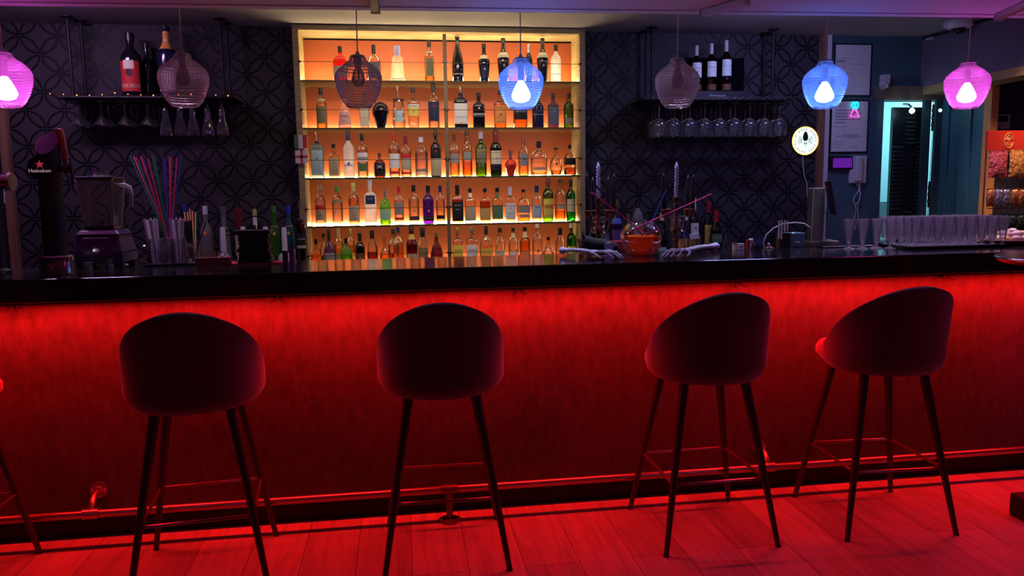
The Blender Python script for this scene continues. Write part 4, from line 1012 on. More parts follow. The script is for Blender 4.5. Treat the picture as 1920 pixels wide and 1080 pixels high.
B(4, 1007, 419, 19, 'std', 'clear', 'gold', .2, 'white', .10, [], 'clear bottle with black oval label and white cap on the lowest level', emblem=(.36, .0095, 'black'), txt=[('GIN', .38, .007, 'white', .4)], Y=5.24)
B(4, 1028, 444, 23, 'orb', 'clear', 'water', .4, 'black', .12, [], 'squat clear decanter with black cap and small dark oval on the lowest level', emblem=(.34, .005, 'slate'), Y=5.2)
B(4, 1050, 427, 19, 'slim', 'clear', 'water', .3, 'black', .20, [], 'plain clear bottle with black cap beside the green one at the cabinet corner', Y=5.24)
B(4, 1071, 415, 18, 'std', 'emerald', 'green', .3, 'white', .12, [(.14, .44, 'yellow', 60)], 'green bottle with yellow label at the right end of the lowest level', Y=5.24)
# back counter, left of the cabinet
GLc = dict(group='bottles on the back counter left of the cabinet', z=BC)
B(None, 346, 384, 18, 'std', 'clear', 'water', .5, 'blue', .12, [(.2, .5, 'white', 60)], 'blue capped bottle half hidden behind the upright coloured cocktail straws', Y=5.1, **GLc)
B(None, 384, 386, 23, 'std', 'grey', None, 0, 'white', .12, [], 'frosted grey vodka bottle with orange emblem left of the cabinet', emblem=(.62, .012, 'orange'), Y=5.1, **GLc)
B(None, 418, 387, 25, 'cone', 'grey', None, 0, 'silver', .12, [(.64, .67, 'black', 80), (.58, .60, 'black', 80)], 'conical grey bottle with black neck print left of the cabinet', txt=[('BELLE', .73, .01, 'black', .5)], Y=5.1, **GLc)
B(None, 447, 390, 18, 'std', 'clear', 'brown', .5, 'wine', .30, [(.30, .60, 'sand', 60)], 'bottle with wine coloured neck and feather label left of the cabinet', emblem=(.48, .006, 'brown'), Y=5.1, **GLc)
B(None, 477, 392, 21, 'std', 'clear', 'gold', .5, 'lime', .10, [(.42, .56, 'gold', 66)], 'clear bottle with yellow green cap and gold label above the black folders', neck=(.76, .88, 'white'), txt=[('ORO', .60, .010, 'cream', .5)], Y=5.1, **GLc)
B(None, 513, 386, 20, 'slim', 'lime', 'green', .6, 'green', .10, [], 'yellow green printed bottle with dark green cap left of the cabinet', txt=[('WINT', .70, .012, 'yellow', .7)], emblem=(.60, .008, 'yellow'), Y=5.1, **GLc)
B(None, 540, 385, 20, 'slim', 'aqua', 'teal', .5, 'blue', .12, [], 'blue green bottle with blue cap beside the dark red bitter bottle', txt=[('WINT', .70, .012, 'yellow', .7)], emblem=(.60, .008, 'yellow'), Y=5.1, **GLc)
B(None, 561, 374, 18, 'std', 'amber', 'dkred', .5, 'black', .28, [(.38, .56, 'black', 70), (.36, .40, 'sand', 70)], 'dark red bitter bottle with pourer right beside the cabinet', txt=[('CAMPARI', .48, .010, 'white', .85)], pourer=True, Y=5.0, **GLc)
for i, (x, yt, c1, ds) in enumerate(((417, 426, 'yellow', 'white juice pour bottle with yellow fruit label behind the reserved sign'), (455, 425, 'white', 'white necked pour bottle just left above the black folders'), (497, 425, 'ice', 'white necked pour bottle just right above the black folders'), (532, 426, 'cream', 'white pour bottle with long ribbed neck before the yellow green bottle'))):
    P, R_, H_ = place(x, yt, 26, BC + 0.0005, 4.95)
    t = thing('pour_bottle', P, ds, 'pour bottle', 'plastic pour bottles on the back counter')
    R_ = 0.042
    MB().lathe([(0, 0), (R_ * .95, 0), (R_, .006), (R_, H_ * .38), (R_ * .9, H_ * .43), (R_ * .35, H_ * .5), (0, H_ * .5)], n=24).build('plastic_body', mat('pour_plastic', (0.55, 0.55, 0.58), 0.45), t)
    MB().lathe([(0, H_ * .5), (0.016, H_ * .5), (0.015, H_ * .96), (0.012, H_), (0, H_)], n=18).build('pour_neck', CP['white'], t)
    MB().lathe([(R_ + .0006, H_ * .06), (R_ + .0006, H_ * .36)], n=18, a0=-1.1, a1=1.1).build('label', lbm(c1), t)
    if i == 0:
        MB().lathe([(R_ + .0012, H_ * .06), (R_ + .0012, H_ * .34)], n=8, a0=0.35, a1=1.0).build('label_band', lbm('red'), t)
# back counter, right of the cabinet
GR = dict(group='bottles on the back counter right of the cabinet', z=BC)
B(None, 1116, 399, 17, 'std', 'dkgreen', None, 0, 'red', .20, [(.2, .5, 'black', 60)], 'dark bottle with red cap behind the left candelabra', Y=5.05, **GR)
B(None, 1133, 395, 18, 'std', 'clear', 'water', .5, 'black', .15, [(.3, .6, 'slate', 60)], 'clear bottle with white script print behind the left candelabra', txt=[('Tonic', .5, .010, 'white', .6)], Y=5.1, **GR)
B(None, 1156, 373, 20, 'std', 'purple', None, 0, 'gold', .22, [(.3, .55, 'purple', 60)], 'dark purple liqueur bottle with gold foil neck between candelabra and punch bowl', neck=(.64, .72, 'blue'), Y=4.95, **GR)
B(None, 1178, 400, 15, 'std', 'clear', 'gold', .5, 'gold', .16, [(.25, .55, 'black', 60)], 'small bottle with gold cap just left above the punch bowl', Y=5.1, **GR)
B(None, 1196, 360, 22, 'std', 'grey', None, 0, 'glass', .22, [(.25, .5, 'grey', 60)], 'tall smoky grey bottle with open glass neck behind the punch bowl', Y=5.1, **GR)
B(None, 1219, 396, 26, 'squat', 'black', None, 0, 'black', .12, [(.30, .55, 'black', 60)], 'broad black bottle with cream band behind the blue straw', neck=(.70, .76, 'cream'), Y=5.1, **GR)
B(None, 1241, 400, 18, 'slim', 'clear', 'gold', .5, 'cream', .14, [(.1, .35, 'ice', 60)], 'pale bottle with cream neck just left of the right candelabra', Y=5.0, **GR)
B(None, 1267, 372, 20, 'std', 'grey', None, 0, 'white', .10, [], 'frosted grey bottle with orange emblem behind the right candelabra', emblem=(.55, .010, 'gold'), Y=5.1, **GR)
B(None, 1286, 402, 26, 'orb', 'blue', None, 0, 'white', .12, [], 'cobalt blue bottle with light streaks right of the right candelabra', emblem=(.3, .008, 'blue'), Y=5.0, **GR)
B(None, 1302, 372, 17, 'std', 'dkgreen', None, 0, 'white', .20, [(.22, .62, 'white', 66)], 'dark bottle with large white rum label and white cap', emblem=(.54, .006, 'brown'), txt=[('BACARDI', .44, .008, 'black', .8)], Y=5.1, **GR)
B(None, 1329, 378, 19, 'std', 'dkgreen', None, 0, 'red', .18, [(.28, .62, 'yellow', 64)], 'dark aperitif bottle with yellow and red picture label and red cap', emblem=(.42, .009, 'red'), Y=5.1, **GR)
B(None, 1343, 394, 21, 'std', 'dkgreen', None, 0, 'red', .22, [(.40, .56, 'green', 64), (.02, .10, 'white', 60)], 'green vermouth bottle with slanted red label, last before the small utensils', txt=[('CINZANO', .49, .009, 'white', .85)], emblem=(.36, .008, 'red'), Y=5.0, **GR)

# ------------------------------------------------------------------ special bottles: skulls
def skull_bottle(x, yt, w, zb, Y, m, cap_m, label, neckh, grp, liq=None):
    P, R, H = place(x, yt, w, zb + 0.0005, Y)
    t = thing('skull_bottle', P, label, 'bottle', grp)
    hh = H * (1 - neckh)
    mb = MB(); n = 40; rings = []
    NZ = 28
    for j in range(NZ + 1):
        q = j / NZ; z = hh * q
        if q < 0.42: r = 0.56 + 0.30 * (q / 0.42) ** 1.2
        else: r = math.sqrt(max(0.0, 1 - ((q - 0.62) / 0.385) ** 2)) if q > 0.62 else 0.86 + 0.14 * math.sin((q - 0.42) / 0.20 * PI / 2)
        ring = []
        for k in range(n):
            a = 2 * PI * k / n
            sx, cy_ = math.sin(a), -math.cos(a)
            rr = r * R
            fx = sx * rr / R
            dent = 0.0
            if cy_ < 0:
                for ex in (-0.38, 0.38):
                    d = ((fx - ex) / 0.24) ** 2 + ((q - 0.50) / 0.10) ** 2
                    dent += 0.20 * math.exp(-d * 1.4)
                d = (fx / 0.10) ** 2 + ((q - 0.34) / 0.06) ** 2; dent += 0.12 * math.exp(-d)
                if q < 0.24: dent += 0.05 * (0.5 + 0.5 * math.cos(fx * 34)) * (1 if 0.08 < q < 0.2 else 0.2)
                for ex in (-0.62, 0.62):
                    d = ((fx - ex) / 0.16) ** 2 + ((q - 0.24) / 0.08) ** 2; dent += 0.10 * math.exp(-d)
            ring.append(mb.bm.verts.new((sx * rr, cy_ * rr * 1.08 * (1 - dent), z)))
        rings.append(ring)
    for j in range(NZ):
        for k in range(n): mb.bm.faces.new((rings[j][k], rings[j][(k + 1) % n], rings[j + 1][(k + 1) % n], rings[j + 1][k]))
    mb.bm.faces.new(rings[0][::-1]); mb.bm.faces.new(rings[-1])
    mb.build('skull_body', m, t)
    if neckh > 0:
        MB().lathe([(R * .28, hh * .98), (R * .26, hh + H * neckh * .4), (R * .34, hh + H * neckh * .5), (R * .38, H), (0, H)], n=18).build('glass_neck', GL['clear'], t)
        MB().lathe([(0, hh), (R * .2, hh), (R * .2, H * .96), (0, H * .96)], n=14, c=(0, 0, 0)).build('stopper', cap_m, t)
    return t


skull_bottle(713, 191, 31, SZ[1], YB - .02, GL['black'], CP['black'], 'glossy black skull shaped bottle on the second shelf', 0.0, 'skull bottles on the shelves')
skull_bottle(957, 281, 22, SZ[2], YB, mat('red_skull_glass', (0.75, 0.03, 0.02), 0.12, emit=None), CP['silver'], 'small red skull shaped bottle with glass neck on the third shelf', 0.36, 'skull bottles on the shelves')

# ------------------------------------------------------------------ hanging glass racks
glass_m = thin_glass('wine_glass', (0.96, 0.96, 0.98), (0.85, 0.85, 0.9), gloss=1.0, rough=0.04, haze=0.03, hazecol=(0.85, 0.85, 1.0), trans=0.4)


def rack(x0, x1, ya, yb, z, rods, label, lights=False):
    t = thing('glass_rack', (x0, ya, z), label, 'glass rack')
    W_ = x1 - x0; D_ = yb - ya
    mb = MB()
    for (a, b_2) in (((0, 0), (W_, 0)), ((0, D_), (W_, D_)), ((0, 0), (0, D_)), ((W_, 0), (W_, D_))):
        mb.tube([(a[0], a[1], 0.012), (b_2[0], b_2[1], 0.012)], 0.009, n=8)
    mb.build('rack_frame', iron_m, t)
    box('shelf_plate', (0.005, 0.005, 0.004), (W_ - 0.005, D_ - 0.005, 0.009), iron_m, t)
    n = int(W_ / 0.1)
    for i in range(n + 1):
        x = 0.03 + (W_ - 0.06) * i / n
        MB().tube([(x, 0.0, -0.012), (x, D_, -0.012)], 0.0035, n=6).build('glass_rail', iron_m, t)
    for (rx, ry) in rods:
        q = mb = MB(); mb.tube([(rx - x0, ry - ya, 0.01), (rx - x0, ry - ya, ZC - z - 0.004)], 0.009, n=10)
        mb.lathe([(0, ZC - z - 0.001), (0.036, ZC - z - 0.001), (0.036, ZC - z - 0.007), (0.012, ZC - z - 0.014), (0, ZC - z - 0.014)], n=20, c=(rx - x0, ry - ya, 0))
        mb.build('ceiling_rod', iron_m, t)
    return t


PL0 = aty(106, 187, 4.93); PL1 = aty(455, 190, 4.93)
zr = (aty(300, 187, 4.92).z)
fl = lambda x, y: atz(x, y, ZC)
r1 = fl(125, 29.5); r2 = fl(150, 38); r3 = fl(414.6, 36.5); r4 = fl(425, 43.5)
ra, rb = min(r1.y, r3.y), max(r2.y, r4.y)
rkl = rack(PL0.x + 0.02, PL1.x - 0.05, 4.91, 5.19, zr, [(r1.x, r1.y), (r2.x, r2.y), (r3.x, r1.y), (r4.x, r2.y)], 'black hanging glass rack wrapped with tiny fairy lights, left of the cabinet')
s1 = fl(1223, 50.5); s2 = fl(1210, 58); s3 = fl(1456, 52); s4 = fl(1439, 60)
zr2 = aty(1340, 190, 4.91).z
rkr = rack(aty(1205, 190, 4.92).x, aty(1484, 190, 4.92).x, 4.91, 5.19, zr2, [(s1.x, s1.y), (s1.x, s2.y), (s3.x, s1.y), (s3.x, s2.y)], 'black hanging glass rack under the whisky display, right of the cabinet')
# fairy lights on the left rack, dark garland on the right
fy = thing('fairy_lights', (rkl.location.x, rkl.location.y - 0.012, zr + 0.02), 'thin string of tiny red orange lights along the left glass rack', 'fairy lights')
Wl = PL1.x - PL0.x - 0.07
pts = [(-0.05 + (Wl + 0.08) * i / 60, -0.012 - 0.004 * math.sin(i * 1.9), 0.004 * math.sin(i * 1.3) + (0.006 if i % 7 == 0 else 0)) for i in range(61)]
MB().tube(pts, 0.0016, n=5).build('light_wire', black_plastic, fy)
tiny = glow('fairy_red', (1.0, 0.25, 0.06), 3.0)
for i in range(1, 60, 4): MB().ball((pts[i][0], pts[i][1] - 0.003, pts[i][2] + 0.004), 0.0032 if i % 3 else 0.0042, n=8).build('light_bead', tiny, fy)
ga = thing('wire_garland', (rkr.location.x, rkr.location.y - 0.012, zr2 + 0.02), 'unlit twisted wire garland wound along the right glass rack', 'garland')
Wr = aty(1484, 190, 4.92).x - rkr.location.x
MB().tube([(-0.02 + (Wr + 0.03) * i / 140, -0.012 + 0.008 * math.cos(i * 0.9), 0.008 * math.sin(i * 0.9)) for i in range(141)], 0.0018, n=5).build('garland_wire', mat('garland_wire', (0.25, 0.22, 0.25), 0.3, 0.7), ga)

# glasses: built hanging upside down, z = 0 at the foot plate (top)
def make_glass(kind, label, group):
    t = thing('stem_glass' if kind != 'tulip' else 'sling_glass', (0, 0, 0), label, 'glass', group)
    MB().lathe([(0.033, 0.0), (0.034, -0.002), (0.02, -0.006), (0.006, -0.010)], n=24).build('foot', glass_m, t)
    if kind == 'balloon':
        MB().tube([(0, 0, -0.010), (0, 0, -0.098)], 0.0035, n=8).build('stem', glass_m, t)
        prof = [(0.003, -0.096), (0.018, -0.103), (0.038, -0.121), (0.047, -0.144), (0.047, -0.165), (0.043, -0.192), (0.038, -0.212)]
    elif kind == 'martini':
        MB().tube([(0, 0, -0.010), (0, 0, -0.080)], 0.0035, n=8).build('stem', glass_m, t)
        prof = [(0.003, -0.080), (0.028, -0.110), (0.048, -0.138)]
    else:
        MB().tube([(0, 0, -0.008), (0, 0, -0.030)], 0.005, n=8).build('stem', glass_m, t)
        prof = [(0.006, -0.03), (0.014, -0.042), (0.019, -0.065), (0.016, -0.085), (0.022, -0.11), (0.032, -0.15), (0.036, -0.18), (0.034, -0.20)]
    MB().lathe(prof, n=28, fn=(lambda a, z: 1 + 0.03 * math.sin(12 * a)) if kind == 'tulip' else None).build('bowl', glass_m, t)
    return t


def hang(proto, spots, labf, z):
    first = True
    for i, (x, y_) in enumerate(spots):
        if first: proto.location = (x, y_, z); proto['label'] = labf; first = False
        else: dup(proto, (x, y_, z), random.uniform(0, 3), labf)


GW = 'stemmed glasses hanging under the right rack'
bal = make_glass('balloon', '', GW)
sp = []
x_l = aty(1228, 230, 5.03).x; x_r = aty(1450, 230, 5.03).x
ys = [4.945, 5.045, 5.145]
for i in range(9):
    for j in range(3):
        sp.append((x_l + (x_r - x_l) * (i + 0.0) / 8 + 0.012 * j, ys[j]))
hang(bal, sp, 'clear balloon glass hanging upside down in the packed rows under the right rack', zr2 - 0.008)
GM = 'stemmed glasses hanging under the left rack'
mar = make_glass('martini', '', GM)
yl = [4.95, 5.055, 5.155]
xa, xb = aty(160, 230, 5.05).x, aty(288, 230, 5.05).x
hang(mar, [(xa + (xb - xa) * i / 3 + 0.004 * j, yl[j]) for i in range(4) for j in range(3)], 'clear cocktail glass hanging upside down in the left half of the fairy lit rack', zr - 0.008)
tul = make_glass('tulip', '', 'ribbed tall glasses hanging under the left rack')
xs = [aty(q, 230, 4.95).x for q in (311, 338, 362, 390, 417)]
TL = ['first tall ribbed glass hanging under the pendant, next to the cocktail glasses', 'tall ribbed glass hanging second from the cocktail glasses under the left rack', 'tall ribbed glass hanging in the middle of its row of five', 'tall ribbed glass hanging second from the right end of the left rack', 'tall ribbed glass hanging at the right end of the left rack']
for i, x in enumerate(xs):
    if i == 0: tul.location = (x, yl[0], zr - 0.008); tul['label'] = TL[0]
    else: dup(tul, (x, yl[0], zr - 0.008), i * .4, TL[i])

# big display bottles on the left rack
ztop = zr + 0.0215
YR = (r1.y + r2.y) / 2
def BR(x, yt, w, *a, **k): return B(None, x, yt, w, *a, z=ztop, **{'Y': YR, **k})
BR(242, 62, 37, 'wine', 'black', None, 0, 'black', .12, [(.10, .56, 'red', 62), (.44, .57, 'cream', 30)], 'magnum beer bottle with red picture label on the left rack', txt=[('DOS DEUS', .18, .030, 'cream', .85)], emblem=(.38, .018, 'black'), name='beer_bottle', group='display bottles on the left rack')
BR(310, 50, 34, 'wine', 'navy', None, 0, 'black', .03, [(.10, .42, 'white', 55)], 'large dark blue beer bottle with orange neck label on the left rack', neck=(.68, .93, 'orange'), emblem=(.80, .008, 'white'), name='beer_bottle', group='display bottles on the left rack')
BR(273, 82, 21, 'wine', 'black', None, 0, 'black', .10, [], 'unlabelled black bottle standing between the two big beer bottles', Y=5.14, name='beer_bottle', group='display bottles on the left rack')
# whisky display on the right rack
YS = (s1.y + s2.y) / 2
P0 = aty(1296, 172, YS); P1 = aty(1400, 186, YS)
zt2 = zr2 + 0.0215
wd = thing('whisky_display', ((P0.x + P1.x) / 2, YS, zt2), 'black display stand with silver lettering holding whisky bottles on the right rack', 'display stand')
hw = (P1.x - P0.x) / 2
SH = max(0.03, P0.z - zt2)
box('stand_base', (-hw - 0.04, -0.05, 0), (hw, 0.05, SH), black_plastic, wd, bevel=0.003)
box('stand_back', (-hw - 0.04, 0.05, 0), (hw, 0.06, 0.30), mat('stand_back', (0.003, 0.003, 0.005), 0.9, spec=0.02), wd)
text('lettering', 'THE MACALLAN', 0.016, lbm('ice'), (-0.035, -0.051, SH * 0.5), wd)
for (x, yt, lb) in ((1306, 86, 'whisky bottle half hidden behind the smoky pendant on the display stand'), (1334, 82, 'whisky bottle in the middle of the three on the display stand'), (1362, 76, 'whisky bottle at the right end of the display stand')):
    B(None, x, yt, 20, 'std', 'amber', 'brown', .58, 'sand' if 'sand' in CP else 'cream', .22, [(.30, .62, 'white', 62), (.02, .14, 'brown', 60)], lb, z=zt2 + SH, Y=YS - 0.005, group='whisky bottles on the right rack', txt=[('MACALLAN', .50, .006, 'slate', .75), ('12', .42, .009, 'grey', .2)])

# ------------------------------------------------------------------ things on the bar, left part
BT = CT + 0.0004
# beer column
p = atz(98, 517, BT)
bt = thing('beer_tap', (p.x, p.y + 0.055, BT), 'black beer column with star badge, red handle and chrome foot', 'beer tap')
MB().lathe([(0.0, 0), (0.067, 0), (0.069, 0.004), (0.069, 0.075), (0.065, 0.080), (0.050, 0.082), (0, 0.082)], n=40).build('chrome_foot', chrome, bt)
mb = MB(); n = 36; R_ = 0.043; zt0 = 0.535
bot = [mb.bm.verts.new((R_ * 1.06 * math.cos(2 * PI * k / n), R_ * 1.06 * math.sin(2 * PI * k / n), 0.082)) for k in range(n)]
topv = [mb.bm.verts.new((R_ * math.cos(2 * PI * k / n), R_ * math.sin(2 * PI * k / n), zt0 + 0.046 * math.sin(2 * PI * k / n))) for k in range(n)]
for k in range(n): mb.bm.faces.new((bot[k], bot[(k + 1) % n], topv[(k + 1) % n], topv[k]))
mb.bm.faces.new(topv); mb.bm.faces.new(bot[::-1])
mb.build('column', mat('tap_column', (0.016, 0.013, 0.018), 0.55), bt)
mb = MB(); mb.bm.faces.new([mb.bm.verts.new((R_ * .96 * math.cos(2 * PI * k / n), R_ * .96 * math.sin(2 * PI * k / n), zt0 + 0.0015 + 0.0445 * math.sin(2 * PI * k / n))) for k in range(n)])
mb.build('slanted_cap', mat('tap_cap', (0.03, 0.016, 0.024), 0.5, spec=0.12), bt, fix=False)
bz = 0.435
mb = MB(); mb.lathe([(0, 0.0), (0.040, 0.0), (0.048, 0.004), (0.048, 0.012), (0, 0.014)], n=32)
bmesh.ops.rotate(mb.bm, cent=(0, 0, 0), matrix=Matrix.Rotation(PI / 2, 3, 'X'), verts=mb.bm.verts)
bmesh.ops.translate(mb.bm, vec=(-0.012, -0.041, bz), verts=mb.bm.verts)
bd = mb.build('badge', mat('badge_green_black', (0.015, 0.03, 0.03), 0.3), bt)
star = []
for k in range(10):
    a = PI / 2 + k * PI / 5; r = 0.017 if k % 2 == 0 else 0.0072
    star.append((-0.010 + r * math.cos(a), -0.0558, bz + 0.014 + r * math.sin(a)))
mb = MB(); mb.poly(star, (0, -0.0015, 0)); mb.build('star', mat('badge_star', (0.75, 0.05, 0.08), 0.4, emit=(0.8, 0.06, 0.1), es=0.35), bd, smooth=False)
mb = MB(); mb.box((-0.058, -0.0575, bz - 0.022), (0.036, -0.055, bz - 0.003)); mb.build('name_band', mat('badge_band', (0.02, 0.02, 0.025), 0.4), bd, smooth=False)
text('lettering', 'Heineken', 0.02, mat('badge_white', (0.8, 0.7, 0.78), 0.5, emit=(0.8, 0.65, 0.75), es=0.35), (-0.011, -0.0580, bz - 0.0115), bd, width=0.082)
MB().tube([(0.058, 0.02, 0.455), (0.056, 0.018, 0.50), (0.050, 0.016, 0.565), (0.044, 0.014, 0.585), (0.034, 0.014, 0.588)], [0.009, 0.013, 0.016, 0.017, 0.012], n=14).build('tap_handle', mat('tap_handle_red', (0.55, 0.07, 0.06), 0.25, coat=0.6), bt)
mb = MB(); mb.tube([(0.05, 0.0, 0.44), (0.085, 0.0, 0.435)], 0.02, n=16); mb.tube([(0.085, -0.005, 0.475), (0.088, -0.005, 0.43), (0.09, -0.006, 0.37)], [0.005, 0.006, 0.0045], n=10); mb.tube([(0.058, 0.02, 0.47), (0.066, 0.0, 0.44)], 0.008, n=10)
mb.build('faucet', mat('faucet_dark', (0.12, 0.11, 0.13), 0.25, 0.8), bt)
# chrome T tap cut by the left edge
p = atz(-10, 515, BT)
ct = thing('chrome_tap', (p.x - 0.02, p.y + 0.06, BT), 'chrome beer tap with horizontal barrel cut by the left edge', 'beer tap')
MB().lathe([(0, 0), (0.055, 0), (0.055, 0.012), (0.035, 0.022), (0.032, 0.40), (0, 0.40)], n=28).build('column', mat('tap_column', (0.02, 0.016, 0.022), 0.3), ct)
pc = aty(24, 341, ct.location.y); zc_ = pc.z - BT; xc_ = pc.x - ct.location.x
MB().tube([(-0.06, 0, zc_), (xc_ - 0.012, 0, zc_)], 0.036, n=28).build('barrel', chrome, ct)
MB().tube([(xc_ - 0.012, 0, zc_), (xc_, 0, zc_)], 0.039, n=28).build('end_disc', mat('tap_end_disc', (0.35, 0.30, 0.22), 0.35, 0.6), ct)
MB().tube([(xc_ - 0.055, -0.01, zc_ + 0.03), (xc_ - 0.058, -0.012, zc_ + 0.16)], 0.008, n=10).build('tap_lever', chrome, ct)
MB().tube([(xc_ - 0.03, -0.015, zc_ - 0.03), (xc_ - 0.03, -0.02, zc_ - 0.09)], 0.006, n=10).build('spout', chrome, ct)
# drip tray edge
tag(box('drip_tray', (ct.location.x - 0.06, p.y - 0.045 + 0.03, BT), (ct.location.x + 0.062, p.y - 0.008 + 0.012, BT + 0.02), steel, bevel=0.003), 'small steel drip tray under the chrome tap at the left edge', 'tray')

# blender
p = atz(185, 505, BT)
bl = thing('blender', (p.x, p.y + 0.10, BT), 'blender with square glass jar on dark purple motor base', 'blender')
def fr(mb, lo, hi, z0, z1):
    a = [mb.bm.verts.new((sx * lo, sy * lo * .95, z0)) for sx, sy in ((-1, -1), (1, -1), (1, 1), (-1, 1))]
    b = [mb.bm.verts.new((sx * hi, sy * hi * .95, z1)) for sx, sy in ((-1, -1), (1, -1), (1, 1), (-1, 1))]
    for k in range(4): mb.bm.faces.new((a[k], a[(k + 1) % 4], b[(k + 1) % 4], b[k]))
    return a, b
base_m = mat('blender_base', (0.045, 0.03, 0.07), 0.35, coat=0.3)
mb = MB()
a, b2 = fr(mb, 0.105, 0.105, 0.025, 0.07); mb.bm.faces.new(a[::-1]); mb.bm.faces.new(b2)
a, b2 = fr(mb, 0.105, 0.088, 0.07, 0.15); mb.bm.faces.new(a[::-1]); mb.bm.faces.new(b2)
a, b2 = fr(mb, 0.095, 0.078, 0.15, 0.172); mb.bm.faces.new(a[::-1]); mb.bm.faces.new(b2)
mb.build('motor_base', base_m, bl, smooth=False, bevel=0.006)
for sx in (-1, 1):
    for sy in (-1, 1): box('foot', (sx * 0.085 - 0.015, sy * 0.08 - 0.015, 0), (sx * 0.085 + 0.015, sy * 0.08 + 0.015, 0.026), black_plastic, bl)
box('control_panel', (-0.055, -0.109, 0.06), (0.055, -0.097, 0.14), mat('panel_plum', (0.10, 0.03, 0.09), 0.3), bl, bevel=0.004, M=None)
MB().tube([(0, -0.112, 0.085), (0, -0.102, 0.085)], 0.014, n=18).build('dial', chrome, bl)
jar_m = thin_glass('jar_glass', (0.82, 0.80, 0.78), (0.75, 0.7, 0.65), gloss=0.9, haze=0.10, hazecol=(0.7, 0.62, 0.6), trans=0.5)
mb = MB(); a, b2 = fr(mb, 0.056, 0.076, 0.185, 0.395); mb.build('glass_jar', jar_m, bl, smooth=False)
mb = MB()
for sx, sy in ((-1, -1), (1, -1), (1, 1), (-1, 1)): mb.tube([(sx * 0.056, sy * 0.053, 0.185), (sx * 0.076, sy * 0.072, 0.395)], 0.0055, n=8)
mb.build('jar_corners', thin_glass('jar_corner_glass', (0.8, 0.7, 0.55), (0.8, 0.75, 0.7), gloss=1.0, haze=0.35, hazecol=(0.75, 0.65, 0.5), trans=0.4), bl)
box('jar_collar', (-0.062, -0.06, 0.172), (0.062, 0.06, 0.19), black_plastic, bl, bevel=0.004)
MB().tube([(0.076, 0, 0.37), (0.10, 0, 0.372), (0.122, 0, 0.36), (0.128, 0, 0.33), (0.124, 0, 0.27)], [0.007, 0.009, 0.0095, 0.0095, 0.008], n=12).build('handle', thin_glass('handle_glass', (0.8, 0.75, 0.8), (0.6, 0.6, 0.6), gloss=1.0, haze=0.25, trans=0.4), bl)
mb = MB(); mb.box((-0.078, -0.074, 0.393), (0.078, 0.074, 0.408)); mb.build('lid', black_plastic, bl, smooth=False, bevel=0.004)
MB().lathe([(0, 0.408), (0.045, 0.408), (0.038, 0.418), (0.034, 0.438), (0, 0.44)], n=24).build('lid_cap', black_plastic, bl)
mb = MB(); mb.tube([(0, 0, 0.185), (0, 0, 0.205)], 0.012, n=14)
for k in range(4): mb.tube([(0, 0, 0.202), (0.028 * math.cos(k * PI / 2 + .4), 0.028 * math.sin(k * PI / 2 + .4), 0.215 if k % 2 else 0.198)], [0.004, 0.002], n=6)
mb.build('blades', chrome, bl)
MB().tube([(0.08, 0.08, 0.03), (0.13, 0.10, 0.012), (0.17, 0.06, 0.006), (0.20, 0.09, 0.005)], 0.004, n=6).build('power_cord', black_plastic, bl)
# small bottle and pieces behind the blender
B(None, 228, 392, 24, 'std', 'black', None, 0, 'black', .08, [(.30, .58, 'olive', 60), (.14, .26, 'white', 60)], 'dark bottle with gold green label standing just right of the blender', z=BC, Y=4.9, group='bottles on the back counter left of the cabinet')
for i, (x, yb, w, h, lb) in enumerate(((167, 500, 16, .035, 'small steel shot measure left of two in front of the blender base'), (208, 497, 16, .045, 'small steel shot measure right of two in front of the blender base'))):
    p = atz(x, yb + 7, BT)
    t = thing('shot_measure', (p.x, p.y, BT), lb, 'measure')
    MB().lathe([(0, 0), (0.017, 0), (0.019, h * .5), (0.014, h * .55), (0.02, h), (0.0185, h), (0.013, h * .6), (0, h * .58)], n=22).build('metal_cup', steel, t)

# handled jars full of straws
straw_mats = {k: mat('straw_' + k, c, 0.35) for k, c in {'pink': (0.75, 0.05, 0.25), 'green': (0.01, 0.16, 0.10), 'red': (0.55, 0.03, 0.06), 'purple': (0.09, 0.03, 0.32), 'blue': (0.02, 0.08, 0.35), 'clear': (0.50, 0.46, 0.52), 'lime': (0.35, 0.55, 0.12), 'salmon': (0.75, 0.22, 0.15), 'black': (0.01, 0.01, 0.012), 'milk': (0.62, 0.55, 0.66)}.items()}


def mug(loc, side, label):
    t = thing('jar_mug', loc, label, 'jar mug', 'handled glass jars of straws on the bar')
    gm = thin_glass('mug_glass', (0.88, 0.86, 0.92), (0.5, 0.45, 0.6), gloss=1.0, haze=0.04, trans=0.5)
    MB().lathe([(0.0, 0.003), (0.034, 0.0), (0.037, 0.006), (0.037, 0.088), (0.033, 0.098), (0.033, 0.118), (0.0345, 0.120), (0.032, 0.120), (0.031, 0.098), (0.034, 0.086), (0.034, 0.008), (0, 0.008)], n=32, fn=lambda a, z: 1 + 0.008 * math.sin(9 * a)).build('glass_body', gm, t)
    s = side
    MB().tube([(0.035 * s, 0, 0.085), (0.052 * s, 0, 0.088), (0.063 * s, 0, 0.070), (0.062 * s, 0, 0.042), (0.050 * s, 0, 0.028), (0.036 * s, 0, 0.028)], 0.0045, n=10).build('handle', gm, t)
    MB().tube([(0.0345 * math.cos(a), 0.0345 * math.sin(a), 0.108) for a in [2 * PI * k / 28 for k in range(28)]], 0.0014, n=6, closed=True).build('screw_ring', gm, t)
    return t


